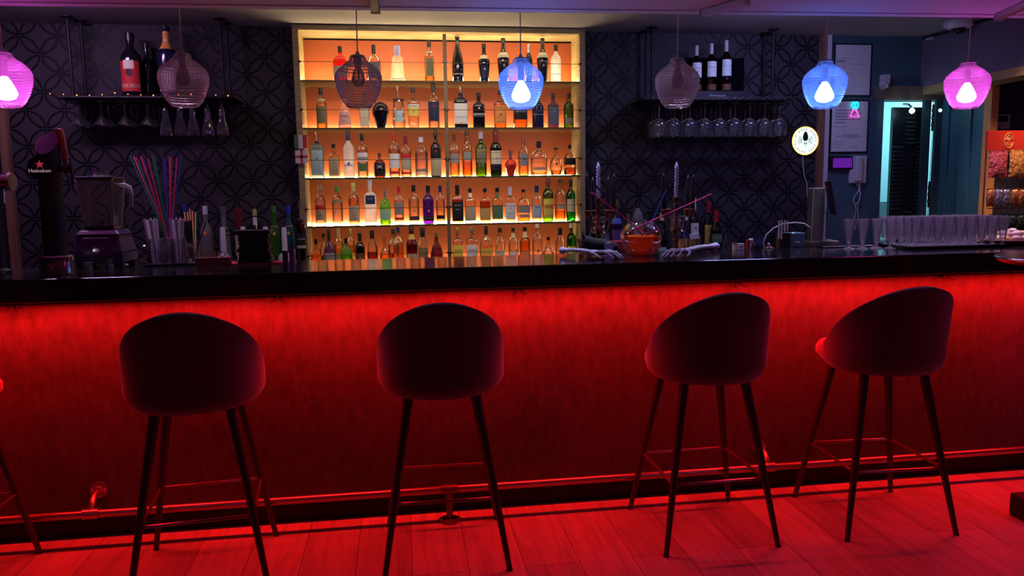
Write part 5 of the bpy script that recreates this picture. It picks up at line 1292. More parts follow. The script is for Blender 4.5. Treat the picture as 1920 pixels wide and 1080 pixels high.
pm1 = atz(290, 500, BT); pm2 = atz(327, 500, BT)
M1 = Vector((pm1.x - 0.008, pm1.y + 0.06, BT)); M2 = Vector((pm2.x + 0.008, pm2.y + 0.06, BT))
trayp = thing('serving_tray', ((M1.x + M2.x) / 2 + 0.08, M1.y + 0.02, BT), 'low black tray carrying the jars of straws', 'tray')
box('tray_base', (-0.17, -0.075, 0), (0.19, 0.12, 0.005), black_plastic, trayp, bevel=0.002)
box('tray_rim', (-0.175, -0.08, 0), (0.195, -0.074, 0.012), black_plastic, trayp, bevel=0.002)
M1.z = M2.z = BT + 0.0055
mug(M1, -1, 'left one of two glass jar mugs filled with milky clear straws')
mug(M2, 1, 'right one of two glass jar mugs filled with milky clear straws')
M3 = Vector(((M1.x + M2.x) / 2 - 0.008, M1.y + 0.082, M1.z))
t3 = mug(M3, 1, 'rear glass jar mug holding the tall coloured cocktail straws')
def straw(a, b, m, label, grp, r=0.0028):
    a = Vector(a); b = Vector(b)
    t = MB().tube([(0, 0, 0), b - a], r, n=8).build('drinking_straw', m, None); t.location = a
    return tag(t, label, 'straw', grp)
random.seed(11)
for mi, (Mo, nm) in enumerate(((M1, 'left'), (M2, 'right'))):
    for i in range(16):
        a = 2 * PI * i / 16 * 2.4; r0 = 0.006 + 0.016 * ((i * 7) % 16) / 16; r1_ = r0 * 1.9
        if mi == 0: lean = -0.012
        else: lean = 0.0
        straw(Mo + Vector((r0 * math.cos(a), r0 * math.sin(a), 0.009)), Mo + Vector((r1_ * math.cos(a) + lean, r1_ * math.sin(a), 0.205 + 0.004 * (i % 3))), straw_mats['milk' if i % 3 else 'clear'], 'milky clear straw in the %s of the two front jar mugs' % nm, 'milky straws in the front jars', 0.0031)
# tall coloured straws: (pixel x at the tips, colour)
tips = [(243, 'green'), (250, 'pink'), (255, 'pink'), (257, 'green'), (263, 'red'), (266, 'purple'), (277, 'red'), (285, 'green'), (289, 'green'), (306, 'purple'), (309, 'blue'), (318, 'pink'), (322, 'red'), (332, 'pink'), (340, 'blue')]
cname = {'green': 'dark green', 'pink': 'hot pink', 'red': 'deep red', 'purple': 'violet', 'blue': 'dark blue'}
ordn = ['outermost on the left', 'second from the left tip', 'third from the left tip', 'fourth from the left tip', 'fifth from the left tip', 'sixth from the left tip', 'in the middle gap', 'just left of the centre', 'just right of the centre', 'first of the right fan', 'second of the right fan', 'third of the right fan', 'fourth of the right fan', 'last but one at the right', 'outermost on the right']
for i, (tx, c) in enumerate(tips):
    Pt = aty(tx, 292 + (i * 37) % 7, M3.y + 0.01 * ((i % 3) - 1))
    bx = -0.018 * (tx - 291) / 50
    straw(M3 + Vector((bx, 0.01 * ((i % 3) - 1), 0.0095)), Pt, straw_mats[c], 'tall %s cocktail straw, %s of the colourful bunch' % (cname[c], ordn[i]), 'tall coloured straws', 0.0033)

# black tumbler with short stirrers and the reserved sign
pq = atz(356, 492, BT)
cp_ = thing('glass_tumbler', (pq.x, pq.y + 0.06, BT + 0.0055), 'cut glass tumbler holding short straws and black stirrers', 'tumbler')
MB().lathe([(0, 0.0), (0.030, 0), (0.032, 0.01), (0.037, 0.09), (0.034, 0.09), (0.029, 0.012), (0, 0.010)], n=28, fn=lambda a, z: 1 + 0.02 * math.sin(14 * a)).build('glass_body', MATS['mug_glass'], cp_)
C3 = Vector(cp_.location)
sg = 'short straws in the tumbler'
for i, (dx, c, tz, nm) in enumerate(((-0.022, 'salmon', .235, 'short salmon straw at the left of the tumbler'), (-0.011, 'lime', .235, 'short lime straw left of the middle in the tumbler'), (-0.002, 'salmon', .25, 'short salmon straw standing highest in the tumbler'), (0.007, 'salmon', .24, 'short salmon straw right of the highest one'), (0.018, 'lime', .235, 'short lime straw at the right of the tumbler'), (0.004, 'purple', .17, 'short violet straw low in the front of the tumbler'))):
    straw(C3 + Vector((dx * .6, 0.006, 0.012)), C3 + Vector((dx * 1.3, 0.01, tz)), straw_mats[c], nm, sg, 0.0036)
for i in range(7):
    straw(C3 + Vector((-0.012 + 0.003 * i, -0.008 - 0.002 * (i % 2), 0.012)), C3 + Vector((-0.028 + 0.006 * i, -0.018, 0.19 + 0.001 * i)), straw_mats['black'], 'black stirrer in the tight upright bundle before the short straws', 'black stirrers', 0.0028)
straw(C3 + Vector((0.012, -0.014, 0.02)), C3 + Vector((0.075, -0.02, 0.185)), straw_mats['black'], 'single black stirrer leaning far right out of the tumbler', 'black stirrers', 0.0032)
pr = atz(398, 499, BT)
rs = thing('reserved_sign', (pr.x, pr.y + 0.03, BT), 'small wooden block sign with upright cut letters reading reserved in Spanish', 'sign')
box('wood_block', (-0.075, -0.02, 0), (0.075, 0.02, 0.038), mat('sign_wood', (0.16, 0.035, 0.03), 0.5, vary=0.3, vscale=8), rs, bevel=0.002)
me = text_mesh('RESERVADO', 0.036, 0.002)
for v in me.vertices: v.co = (v.co.x * 0.75, -v.co.z, v.co.y * 1.05 + 0.050)
me.materials.append(mat('sign_letters', (0.45, 0.32, 0.12), 0.35, 0.6))
lo = bpy.data.objects.new('cut_letters', me); COL.objects.link(lo); lo.parent = rs
# black folders stacked on a red mat
pf = atz(474, 497, BT)
rm = tag(box('red_mat', (-0.17, -0.05, 0), (0.17, 0.07, 0.006), mat('red_mat', (0.40, 0.01, 0.04), 0.5), bevel=0.002), 'dark red rubber mat under the black folders on the bar', 'mat'); rm.location = (pf.x + 0.005, pf.y + 0.08, BT)
random.seed(5)
for i in range(9):
    w_ = (0.075, 0.072, 0.070, 0.070, 0.068, 0.066, 0.066, 0.068, 0.085)[i]; zz = BT + 0.0065 + i * 0.0168
    t = thing('folded_napkin', (pf.x + 0.0 + random.uniform(-.004, .004), pf.y + 0.075, zz), ('black folded cloth at the very bottom of the stack', 'black folded cloth second in the stack from below', 'black folded cloth third in the stack from below', 'black folded cloth fourth in the stack from below', 'black folded cloth in the middle of the stack', 'black folded cloth fourth in the stack from above', 'black folded cloth third in the stack from above', 'black folded cloth second in the stack from above', 'wider black folded cloth lying on top of the stack')[i], 'cloth', 'black folded cloths stacked on the red mat', random.uniform(-.06, .06))
    mb = MB(); mb.box((-w_, -0.045, 0.0), (w_, 0.045, 0.008)); mb.build('lower_fold', black_matt, t, smooth=False, bevel=0.003)
    mb = MB(); mb.box((-w_ + 0.002, -0.046, 0.0082), (w_ - 0.003, 0.044, 0.0162)); mb.build('upper_fold', black_matt, t, smooth=False, bevel=0.003)
for (x, yb, h, r, mm, lb) in ((549, 505, .085, .012, mat('lilac_metal', (0.45, 0.38, 0.75), 0.25, 0.7), 'slim lilac metal jigger standing near the bar edge before the cabinet'), (536, 500, .07, .012, mat('plum_metal', (0.12, 0.07, 0.16), 0.3, 0.6), 'slim dark plum jigger beside the lilac one')):
    p = atz(x, yb, BT)
    t = thing('jigger', (p.x, p.y, BT), lb, 'jigger', 'slim metal jiggers')
    MB().lathe([(0, 0), (r, 0), (r * 1.05, h * .48), (r * .7, h * .5), (r * 1.05, h * .52), (r * 1.1, h), (r, h), (r * .6, h * .55), (0, h * .55)], n=22).build('metal_cup', mm, t)
    MB().tube([(r * 1.02 * math.cos(a), r * 1.02 * math.sin(a), h * .5) for a in [2 * PI * k / 20 for k in range(20)]], 0.0012, n=5, closed=True).build('waist_ring', steel, t)

# ------------------------------------------------------------------ flags stuck to the cabinet side
def flag(px, label, stripes, cross=False):
    a = aty(px[0], px[1], 5.09); b = aty(px[2], px[3], 5.09)
    t = thing('small_flag', ((a.x + b.x) / 2, 5.09, b.z), label, 'flag', 'paper flags on the cabinet edge')
    w = (b.x - a.x) / 2; h = a.z - b.z
    if cross:
        box('flag_field', (-w, 0, 0), (w, 0.0012, h), lbm('grey') if False else mat('flag_white', (0.55, 0.5, 0.55), 0.6), t)
        box('cross_bar', (-w * .18, -0.001, 0), (w * .18, 0, h), mat('flag_red', (0.45, 0.02, 0.04), 0.6), t)
        box('cross_bar', (-w, -0.001, h * .42), (w, 0, h * .60), mat('flag_red', (0.45, 0.02, 0.04), 0.6), t)
    else:
        for k, c in enumerate(stripes): box('flag_stripe', (-w + k * 2 * w / 3, 0, 0), (-w + (k + 1) * 2 * w / 3, 0.0012, h), mat('flag_' + c, {'green': (0.05, 0.12, 0.05), 'white': (0.55, 0.5, 0.55), 'red': (0.45, 0.02, 0.04)}[c], 0.6), t)
    box('adhesive_tab', (w - 0.03, 0.0012, h * .3), (w - 0.005, 0.03, h * .6), mat('tab', (0.3, 0.3, 0.3), 0.7), t)


flag((551, 253, 576, 278), 'green white and red striped paper flag on the cabinet edge', ('green', 'white', 'red'))
flag((553, 282, 578, 306), 'white paper flag with red cross below the striped flag', None, True)

# ------------------------------------------------------------------ things on the bar, middle part
pb = atz(1205, 481, BT)
PBY = pb.y + 0.055
bowl = thing('punch_bowl', (pb.x + 0.01, PBY, BT), 'round glass bowl of bright orange punch with long straws', 'bowl')
bg = thin_glass('bowl_glass', (0.95, 0.94, 0.95), (0.8, 0.78, 0.82), gloss=0.6)
RB = 0.099
def bp_(r0, z): return math.sqrt(max(0, RB ** 2 - (z - 0.083) ** 2))
MB().lathe([(0, 0.0), (0.045, 0.0), (0.055, 0.004)] + [(bp_(0, z), z) for z in [0.012, 0.025, 0.04, 0.06, 0.083, 0.105, 0.125, 0.14, 0.15, 0.158]] + [(0.066, 0.163), (0.069, 0.166)], n=48).build('glass_bowl', bg, bowl)
punch = thin_glass('punch_orange', (1.0, 0.3, 0.05), (0.9, 0.6, 0.5), gloss=0.2, haze=0.75, hazecol=(1.0, 0.22, 0.02), trans=0.5)
MB().lathe([(0, 0.004), (0.050, 0.005)] + [(bp_(0, z) - 0.0035, z) for z in [0.014, 0.025, 0.04, 0.06, 0.083, 0.095]] + [(0, 0.0955)], n=40).build('orange_punch', punch, bowl)
for (a, b2, c, nm) in (((0.055, 0.01, 0.035), (1334, 364), 'pink', 'long pink straw leaning far right out of the punch bowl'), ((-0.01, -0.01, 0.03), (1249, 357), 'blue', 'long blue straw standing steep in the punch bowl'), ((0.05, 0.02, 0.03), (1117, 348), 'black', 'long dark straw leaning left out of the punch bowl'), ((0.055, 0.035, 0.04), (1108, 360), 'pink', 'pink straw leaning left behind the dark one out of the punch bowl')):
    if nm.startswith('long pink'): a = (-0.05, 0.01, 0.035)
    Pt = aty(b2[0], b2[1], PBY + 0.02)
    E_ = Pt - Vector(bowl.location); h_ = Vector((E_.x, E_.y, 0)).normalized()
    Rm = h_ * 0.062 + Vector((0, 0, 0.170)); dr = (Rm - E_)
    s_ = min((Rm.z - 0.035) / max(1e-6, -dr.z), 0.135 / Vector((dr.x, dr.y, 0)).length)
    straw(Vector(bowl.location) + Rm + dr * s_, Pt, straw_mats[c], nm, 'long straws in the punch bowl', 0.0033)

# candelabras with candles
def candelabra(px, loc, label, cl, arms):
    t = thing('candelabra', loc, label, 'candelabra', 'candelabras on the bar')
    mb = MB()
    mb.lathe([(0, 0), (0.045, 0), (0.046, 0.006), (0.030, 0.014), (0.014, 0.022), (0.010, 0.05), (0.017, 0.062), (0.011, 0.075), (0.013, 0.10), (0.019, 0.115), (0.016, 0.13), (0.009, 0.145), (0.007, 0.20), (0.009, 0.245), (0.014, 0.25), (0.016, 0.262), (0.016, 0.275), (0.0, 0.275)], n=24)
    mb.build('stem_and_base', copper_m, t)
    arm_m = mat('arm_metal', (0.28, 0.20, 0.19), 0.25, 0.9)
    ends = []
    for (dx, dy) in arms:
        d = Vector((dx, dy, 0)); u = d.normalized()
        pts = []
        for k in range(15):
            q = k / 14
            rad_ = d.length * q
            z = 0.155 - 0.052 * math.sin(PI * min(1, q * 1.15)) + (0.075 * max(0, (q - 0.55) / 0.45) ** 1.6)
            pts.append(u * rad_ + Vector((0, 0, z)))
        MB().tube(pts, 0.0035, n=8).build('curved_arm', arm_m, t)
        cu = [u * (0.026 + 0.014 * math.cos(a)) + Vector((0, 0, 0.168 + 0.014 * math.sin(a))) for a in [PI * 1.2 + 2 * PI * 0.85 * k / 16 for k in range(17)]]
        MB().tube(cu, 0.0028, n=7).build('scroll', arm_m, t)
        MB().lathe([(0, 0.175), (0.007, 0.178), (0.006, 0.187), (0.013, 0.192), (0.0165, 0.215), (0.0145, 0.218), (0.009, 0.205), (0, 0.203)], n=20, c=(d.x, d.y, 0)).build('candle_cup', copper_m, t)
        ends.append(Vector(loc) + d + Vector((0, 0, 0.2055)))
    return t, ends


blk_wax = mat('black_wax', (0.006, 0.005, 0.009), 0.35, spec=0.35)
lil_wax = mat('lilac_wax', (0.50, 0.47, 0.66), 0.35)


def spiral_candle(loc, h, label):
    t = thing('spiral_candle', loc, label, 'candle', 'white twisted candles')
    mb = MB(); n = 36; NZ = 90; rings = []
    for j in range(NZ + 1):
        q = j / NZ; r = 0.0088 * (1 if q < 0.86 else max(0.03, 1 - (q - 0.86) / 0.14) ** 0.75)
        rings.append([mb.bm.verts.new((r * (1 + 0.26 * math.cos(3 * (2 * PI * k / n) + q * 70)) * math.cos(2 * PI * k / n), r * (1 + 0.26 * math.cos(3 * (2 * PI * k / n) + q * 70)) * math.sin(2 * PI * k / n), h * q)) for k in range(n)])
    for j in range(NZ):
        for k in range(n): mb.bm.faces.new((rings[j][k], rings[j][(k + 1) % n], rings[j + 1][(k + 1) % n], rings[j + 1][k]))
    mb.bm.faces.new(rings[0][::-1]); mb.bm.faces.new(rings[-1])
    mb.build('wax_body', lil_wax, t)
    MB().tube([(0, 0, h - 0.002), (0.001, 0, h + 0.008)], 0.0009, n=5).build('wick', black_matt, t)


def taper(loc, h, label, lean=(0, 0)):
    t = thing('taper_candle', loc, label, 'candle', 'black taper candles')
    top = Vector((lean[0], lean[1], h))
    MB().tube([(0, 0, 0), top * 0.93, top * 0.98, top], [0.0125, 0.0092, 0.006, 0.0018], n=16).build('wax_body', blk_wax, t)
    MB().tube([top * 0.995, top * 1.03, top * 1.05 + Vector((0.003, 0, 0))], 0.001, n=5).build('wick', mat('wick_grey', (0.4, 0.4, 0.45), 0.6), t)


def with_candles(px, Y, dx_px, label, cls, spl):
    c = aty(px, 476, Y)
    loc = (c.x, Y, BT)
    arms = []
    for (d, dy) in dx_px:
        q = aty(px + d, 415, Y + dy); arms.append((q.x - aty(px, 415, Y).x, dy))
    t, ends = candelabra(px, loc, label, None, arms)
    spiral_candle((c.x, Y, BT + 0.2755), (aty(px, 303, Y).z - BT - 0.2755) if True else 0.15, spl)
    for e_, lb, ytop in cls:
        E_ = ends[e_]
        zt = aty(px, ytop, E_.y).z
        taper(E_, zt - E_.z, lb, (0.004 * (1 if arms[e_][0] < 0 else -1) * -1, 0))
    return t


with_candles(1122, 3.735, [(-20, -0.03), (-9, 0.045), (17, 0.04), (28, -0.03)], 'copper candelabra with four curved arms left of the punch bowl',
             [(0, 'black taper candle at the far left of the left candelabra', 327), (1, 'black taper candle close beside the far left one on the left candelabra', 334), (2, 'black taper candle just right of the twisted one on the left candelabra', 333), (3, 'black taper candle at the far right of the left candelabra', 328)], 'white twisted candle in the middle of the left candelabra')
with_candles(1267, 3.68, [(-23, -0.03), (-14, 0.05), (20, 0.045), (30, -0.03)], 'copper candelabra with four curved arms right of the punch bowl',
             [(0, 'black taper candle at the left of the right candelabra', 326), (2, 'black taper candle left of the two at the right of the right candelabra', 330), (3, 'black taper candle at the far right of the right candelabra', 329)], 'white twisted candle in the middle of the right candelabra')

# skeleton arms lying on the bar
bone = mat('bone_plastic', (0.52, 0.50, 0.62), 0.55, vary=0.15, vscale=30)
def skeleton_arm(A, Bp, side, label):
    """A: elbow end, Bp: finger tips end, both on the counter"""
    A = Vector(A); Bp = Vector(Bp); d = (Bp - A); L_ = d.length; ang = math.atan2(d.y, d.x)
    t = thing('skeleton_arm', A, label, 'decoration', 'skeleton arms on the bar', ang)
    mb = MB(); W_ = L_ - 0.175
    for s in (-1, 1):
        pts = []; rr = []
        for k in range(17):
            q = k / 16
            pts.append((W_ * q, s * 0.011 * (1 - 0.2 * q) + 0.004 * math.sin(q * PI) * s, 0.026 + 0.006 * math.sin(q * PI)))
            rr.append(0.0085 * (1.5 if q < 0.08 or q > 0.94 else 1) * (1 + 0.16 * math.sin(q * 46)))
        mb.tube(pts, rr, n=10)
    mb.ball((0.0, 0, 0.026), 0.019, (1.1, 1.0, 0.95), n=14)
    for k in range(7):
        a = -0.5 + k / 6.0
        mb.ball((W_ + 0.008 + 0.006 * (k % 2), a * 0.042, 0.028), 0.0085, n=8)
    for f in range(4):
        y0 = (f - 1.5) * 0.013; y1 = (f - 1.5) * 0.024
        Lf = (0.145, 0.165, 0.160, 0.135)[f]
        base = Vector((W_ + 0.012, y0, 0.029)); kn = Vector((W_ + 0.012 + Lf * 0.40, y0 + (y1 - y0) * .55, 0.036))
        m1 = Vector((W_ + 0.012 + Lf * 0.70, y1 * .95, 0.031)); m2 = Vector((W_ + 0.012 + Lf * 0.88, y1, 0.016)); tip = Vector((W_ + 0.012 + Lf, y1 * 1.03, 0.006))
        mb.tube([base, base.lerp(kn, .5), kn], [0.0055, 0.0043, 0.0065], n=8)
        mb.tube([kn, kn.lerp(m1, .5), m1], [0.0068, 0.0043, 0.006], n=8)
        mb.tube([m1, m1.lerp(m2, .5), m2], [0.0062, 0.004, 0.0055], n=8)
        mb.tube([m2, m2.lerp(tip, .5), tip], [0.0055, 0.0042, 0.0025], n=8)
        for q in (kn, m1, m2): mb.ball(q, 0.0068, n=8)
    th0 = Vector((W_ + 0.002, side * 0.022, 0.026)); th1 = Vector((W_ + 0.045, side * 0.050, 0.026)); th2 = Vector((W_ + 0.075, side * 0.058, 0.016)); th3 = Vector((W_ + 0.098, side * 0.058, 0.007))
    mb.tube([th0, th1, th2, th3], [0.006, 0.006, 0.0055, 0.003], n=8)
    for q in (th1, th2): mb.ball(q, 0.0066, n=8)
    o = mb.build('bones', bone, t)
    r = o.modifiers.new('fuse', 'REMESH'); r.mode = 'VOXEL'; r.voxel_size = 0.0028; r.use_smooth_shade = True
    return t


eA = atz(1040, 474, BT); eB = atz(1170, 488, BT)
skeleton_arm((eA.x, 3.66, BT), (eB.x + 0.0, eB.y + 0.02, BT), -1, 'plastic skeleton arm left of the punch bowl with fingers pointing right')
eA = atz(1334, 466, BT); eB = atz(1254, 487, BT)
skeleton_arm((eA.x - 0.05, 3.70, BT + 0.0), (eB.x + 0.005, eB.y + 0.03, BT), 1, 'plastic skeleton arm right of the punch bowl with fingers reaching to the bar edge')
# black animal-shaped cloth figure behind the left arm
p = atz(1090, 468, BT)
fg = thing('black_figure', (p.x - 0.01, 3.652, BT), 'black lying figure with two pointed ears behind the left skeleton arm', 'decoration')
mb = MB()
mb.tube([(-0.085, 0, 0.045), (-0.05, 0, 0.05), (0.0, 0, 0.045), (0.07, 0, 0.04), (0.13, 0, 0.03), (0.15, 0.01, 0.02)], [0.026, 0.036, 0.034, 0.03, 0.024, 0.012], n=16)
mb.ball((-0.075, 0, 0.056), 0.034, (1.1, 0.9, 1), n=16)
for s in (-1, 1): mb.tube([(-0.075 + s * 0.018, s * 0.006, 0.078), (-0.077 + s * 0.026, s * 0.008, 0.096), (-0.079 + s * 0.030, s * 0.01, 0.118)], [0.013, 0.008, 0.001], n=10)
mb.tube([(-0.10, -0.01, 0.04), (-0.125, -0.012, 0.03)], [0.016, 0.008], n=10)
o = mb.build('body', mat('black_cloth', (0.008, 0.007, 0.01), 0.8), fg)
r = o.modifiers.new('fuse', 'REMESH'); r.mode = 'VOXEL'; r.voxel_size = 0.004; r.use_smooth_shade = True
MB().lathe([(0.031, -0.004), (0.032, 0.004)], n=20, c=(0, 0, 0)).build('collar', black_plastic, fg).location = (-0.04, 0, 0.05)
fg.scale = (0.72, 0.66, 1.05)
# lilac shot tumbler, red box, amber tealight
p = atz(1138, 478, BT)
t = thing('frosted_tumbler', (p.x, p.y + 0.03, BT), 'small lilac frosted tumbler between skeleton hand and punch bowl', 'tumbler')
t.location.y = 3.60
MB().lathe([(0, 0), (0.019, 0), (0.024, 0.062), (0.022, 0.062), (0.018, 0.004), (0, 0.004)], n=24).build('glass_body', thin_glass('lilac_glass', (0.7, 0.62, 0.85), (0.6, 0.5, 0.7), gloss=0.8, haze=0.35, hazecol=(0.55, 0.45, 0.7), trans=0.5), t)
MB().tube([(0.0232 * math.cos(a), 0.0232 * math.sin(a), 0.062) for a in [2 * PI * k / 22 for k in range(22)]], 0.0012, n=5, closed=True).build('rim', chrome, t)
p = atz(1165, 468, BT)
rb = thing('red_box', (p.x - 0.02, 3.84, BT), 'dark red holder box with pale script behind the punch bowl', 'box')
box('box_body', (-0.11, -0.04, 0), (0.08, 0.04, 0.055), mat('box_red', (0.22, 0.006, 0.012), 0.35), rb, bevel=0.003)
text('lettering', 'CocaCola', 0.026, mat('script_pink', (0.45, 0.12, 0.13), 0.5), (0.005, -0.0415, 0.028), rb)
p = aty(1105, 455, 4.0)
t = thing('glass_tealight', (p.x + 0.03, 3.83, BT), 'small clear glass with amber drink at the foot of the left candelabra', 'glass')
t.location.x = aty(1107, 460, 3.68).x
MB().lathe([(0, 0), (0.022, 0), (0.030, 0.07), (0.028, 0.07), (0.020, 0.004), (0, 0.004)], n=24).build('glass_body', MATS['bowl_glass'], t)
MB().lathe([(0, 0.005), (0.0195, 0.005), (0.0225, 0.03), (0, 0.03)], n=24).build('drink', LQ['amber'], t)

# white price card, black crate and small utensils right of the candelabra
p = aty(1318, 456, 3.75)
cd = thing('price_card', (p.x - 0.01, 3.80, BT), 'white rounded card standing behind the right skeleton arm', 'card')
box('card_sheet', (-0.028, 0, 0.008), (0.024, 0.003, 0.088), white_pl, cd, bevel=0.001, M=Matrix.Rotation(-0.18, 4, 'Y'))
box('card_foot', (-0.02, -0.012, 0), (0.03, 0.014, 0.01), black_plastic, cd)
k = thing('bar_caddy', (aty(1300, 455, 4.0).x - 0.02, 3.755, BT), 'black slotted napkin caddy behind the right skeleton arm', 'caddy')
k.location.x = aty(1292, 455, 3.755).x
k.location.y = 3.755
mb = MB()
box('caddy_base', (-0.055, -0.028, 0), (0.055, 0.028, 0.018), black_plastic, k, bevel=0.002)
for i in range(6): box('divider', (-0.053 + i * 0.0205, -0.026, 0.018), (-0.050 + i * 0.0205, 0.026, 0.062), black_plastic, k)
def small(name, x, yb, Y, label, cat, parts, z=BT):
    p = aty(x, yb, Y); t = thing(name, (p.x, Y, z), label, cat)
    for nm, kind, args, m in parts:
        if kind == 'l': MB().lathe(args, n=18).build(nm, m, t)
        elif kind == 'b': box(nm, *args, m, t, bevel=0.001)
        else: MB().tube(*args, n=8).build(nm, m, t)
    return t


small('oil_cruet', 1362, 455, 3.75, 'little clear cruet with steel spout behind the bar edge', 'cruet', [('glass_body', 'l', [(0, 0), (0.014, 0), (0.016, 0.01), (0.015, 0.04), (0.006, 0.055), (0, 0.055)], GL['clear']), ('spout', 't', ([(0, 0, 0.05), (0, 0, 0.075), (-0.006, 0, 0.09)], 0.003), chrome)])
small('cork_tin', 1378, 455, 3.76, 'small cream tin left of the white utensil box', 'tin', [('tin_body', 'l', [(0, 0), (0.014, 0), (0.014, 0.03), (0, 0.03)], CP['cream']), ('lid', 'l', [(0, 0.03), (0.015, 0.03), (0.015, 0.036), (0, 0.036)], steel)])
small('white_packet', 1390, 455, 3.75, 'small white packet with red print on the bar behind the glass cruet', 'packet', [('packet_body', 'b', ((-0.022, -0.008, 0), (0.014, 0.008, 0.032)), paper_m), ('red_print', 'b', ((-0.012, -0.0085, 0.012), (0.004, -0.008, 0.018)), lbm('red'))])
small('corkscrew', 1404, 455, 3.76, 'red and white folding corkscrew standing beside the white packet', 'corkscrew', [('red_handle', 'b', ((-0.014, -0.006, 0), (-0.004, 0.006, 0.052)), CP['red']), ('white_lever', 't', ([(0.0, 0, 0.048), (0.014, 0, 0.05), (0.012, 0, 0.03), (0.006, 0, 0.0)], [0.008, 0.010, 0.007, 0.004]), white_pl)])
pcup = small('pen_cup', 1420, 455, 3.76, 'cup of blue pens and a pencil beside the corkscrew', 'pen cup', [('cup', 'l', [(0, 0), (0.02, 0), (0.022, 0.02), (0.02, 0.02), (0.018, 0.003), (0, 0.003)], black_plastic)])
for i in range(5):
    a = Vector(pcup.location) + Vector((-0.012 + i * 0.006, 0, 0.004))
    tag(MB().tube([(0, 0, 0), (-0.008 + 0.007 * i - 0.008, 0.003 * (i % 2), 0.052)], 0.0022, n=7).build('pen', straw_mats['blue'] if i else CP['cream'], None), ('yellow pencil leaning left in the pen cup' if i == 0 else 'dark blue pen in the cup beside the corkscrew'), 'pen', None if i == 0 else 'blue pens in the cup').location = a
# desk bell
small('desk_bell', 1443, 455, 3.77, 'small brass based bell with bent chrome button on the bar', 'bell', [('base', 'l', [(0, 0), (0.024, 0), (0.024, 0.004), (0, 0.005)], gold_m), ('bell_dome', 'l', [(0.018, 0.005), (0.014, 0.012), (0, 0.015)], chrome), ('button', 't', ([(0, 0, 0.014), (0, 0, 0.026), (-0.01, 0, 0.026)], 0.003), white_pl)])
# white sticks in a black holder
hd = small('stick_holder', 1462, 457, 3.80, 'black holder block with four white sticks', 'holder', [('holder_block', 'b', ((-0.01, -0.02, 0), (0.05, 0.02, 0.075)), black_plastic), ('holder_slot', 'b', ((-0.008, -0.022, 0.07), (0.048, -0.018, 0.078)), black_gloss)])
for i, (x, y0, y1, lb) in enumerate(((1461, 413, 447, 'leftmost long white stick above the black holder'), (1466, 413, 448, 'second long white stick above the black holder'), (1472, 413, 434, 'third white stick, shorter, above the black holder'), (1477, 414, 433, 'rightmost short thick white stick above the black holder'))):
    Y = 3.772; a = aty(x, y0, Y); b2 = aty(x - 1, y1, Y)
    o = MB().tube([(0, 0, 0), Vector(a) - Vector(b2)], 0.0042, n=10).build('white_stick', white_pl); o.location = b2
    tag(o, lb, 'stick', 'white sticks in the black holder')
cbl = [aty(x, y, 3.83) for x, y in ((1433, 464), (1431, 455), (1437, 440), (1450, 428), (1466, 420), (1490, 417), (1508, 419), (1520, 427))]
cbl[0].z = cbl[0].z if cbl[0].z > BT else BT + 0.004
tag(MB().tube(cbl, 0.0028, n=7).build('white_cable', white_pl), 'white cable arching from the bar to the monitor stand', 'cable')
# teal box with white mark
a = aty(1482, 437, 3.80); b2 = aty(1510, 459, 3.80)
tb2 = thing('receipt_printer', ((a.x + b2.x) / 2, 3.80, BT), 'small teal receipt printer with white mark and blue lamp beside the monitor stand', 'printer')
w = (b2.x - a.x) / 2; h = a.z - BT
box('printer_body', (-w, 0, 0), (w, 0.09, h), mat('printer_teal', (0.05, 0.12, 0.16), 0.4), tb2, bevel=0.004)
box('white_mark', (-w * .3, -0.001, h * .32), (w * .25, 0.0005, h * .42), white_pl, tb2)
MB().ball((-w * .6, 0.004, h), 0.004, n=8).build('status_lamp', glow('blue_lamp', (0.2, 0.35, 1.0), 3), tb2)
# monitor stand and monitor seen edge on
a = aty(1534, 460, 3.86)
ms = thing('monitor', (a.x, 3.86, BT), 'touch monitor seen edge on with its tall grey stand', 'monitor')
sx0 = aty(1521, 430, 3.86).x - a.x; sx1 = aty(1545, 430, 3.86).x - a.x
ztop_ = aty(1535, 352, 3.86).z - BT
grey_st = mat('stand_grey_brown', (0.09, 0.085, 0.07), 0.5)
pale_edge = mat('stand_pale_edge', (0.50, 0.50, 0.42), 0.4)
box('stand_column', (sx0, 0, 0.012), (sx1, 0.05, ztop_), grey_st, ms, bevel=0.006)
MB().tube([(sx0, -0.002, 0.03), (sx0 + 0.002, -0.002, ztop_ * .5), (sx0 + 0.004, -0.002, ztop_)], 0.0018, n=6).build('edge_trim', pale_edge, ms)
MB().tube([(sx1, -0.002, ztop_), (sx1, -0.002, 0.07), (sx1 + 0.012, -0.002, 0.035), (sx1 + 0.055, -0.002, 0.028)], 0.0022, n=6).build('edge_trim', pale_edge, ms)
box('stand_foot', (sx0 - 0.01, -0.01, 0), (sx1 + 0.085, 0.10, 0.026), grey_st, ms, bevel=0.004)
scr_a = aty(1549, 340, 3.86); scr_b = aty(1562, 403, 3.86)
vx0, vz0 = scr_a.x - a.x - 0.036, scr_a.z - BT; vx1, vz1 = scr_b.x - a.x - 0.036, scr_b.z - BT
mb = MB(); mb.poly([(vx0 - 0.012, -0.09, vz0), (vx0 + 0.012, -0.09, vz0 + 0.004), (vx1 + 0.004, -0.09, vz1), (vx1 - 0.018, -0.09, vz1 + 0.002)], (0.25 * 0.46, 0.25 * 0.89, 0)); mb.build('screen_housing', black_plastic, ms, smooth=False, bevel=0.003)
MB().tube([(sx1 - 0.005, 0.03, (vz0 + vz1) / 2), ((vx0 + vx1) / 2, 0.03, (vz0 + vz1) / 2)], 0.014, n=12).build('screen_bracket', black_plastic, ms)
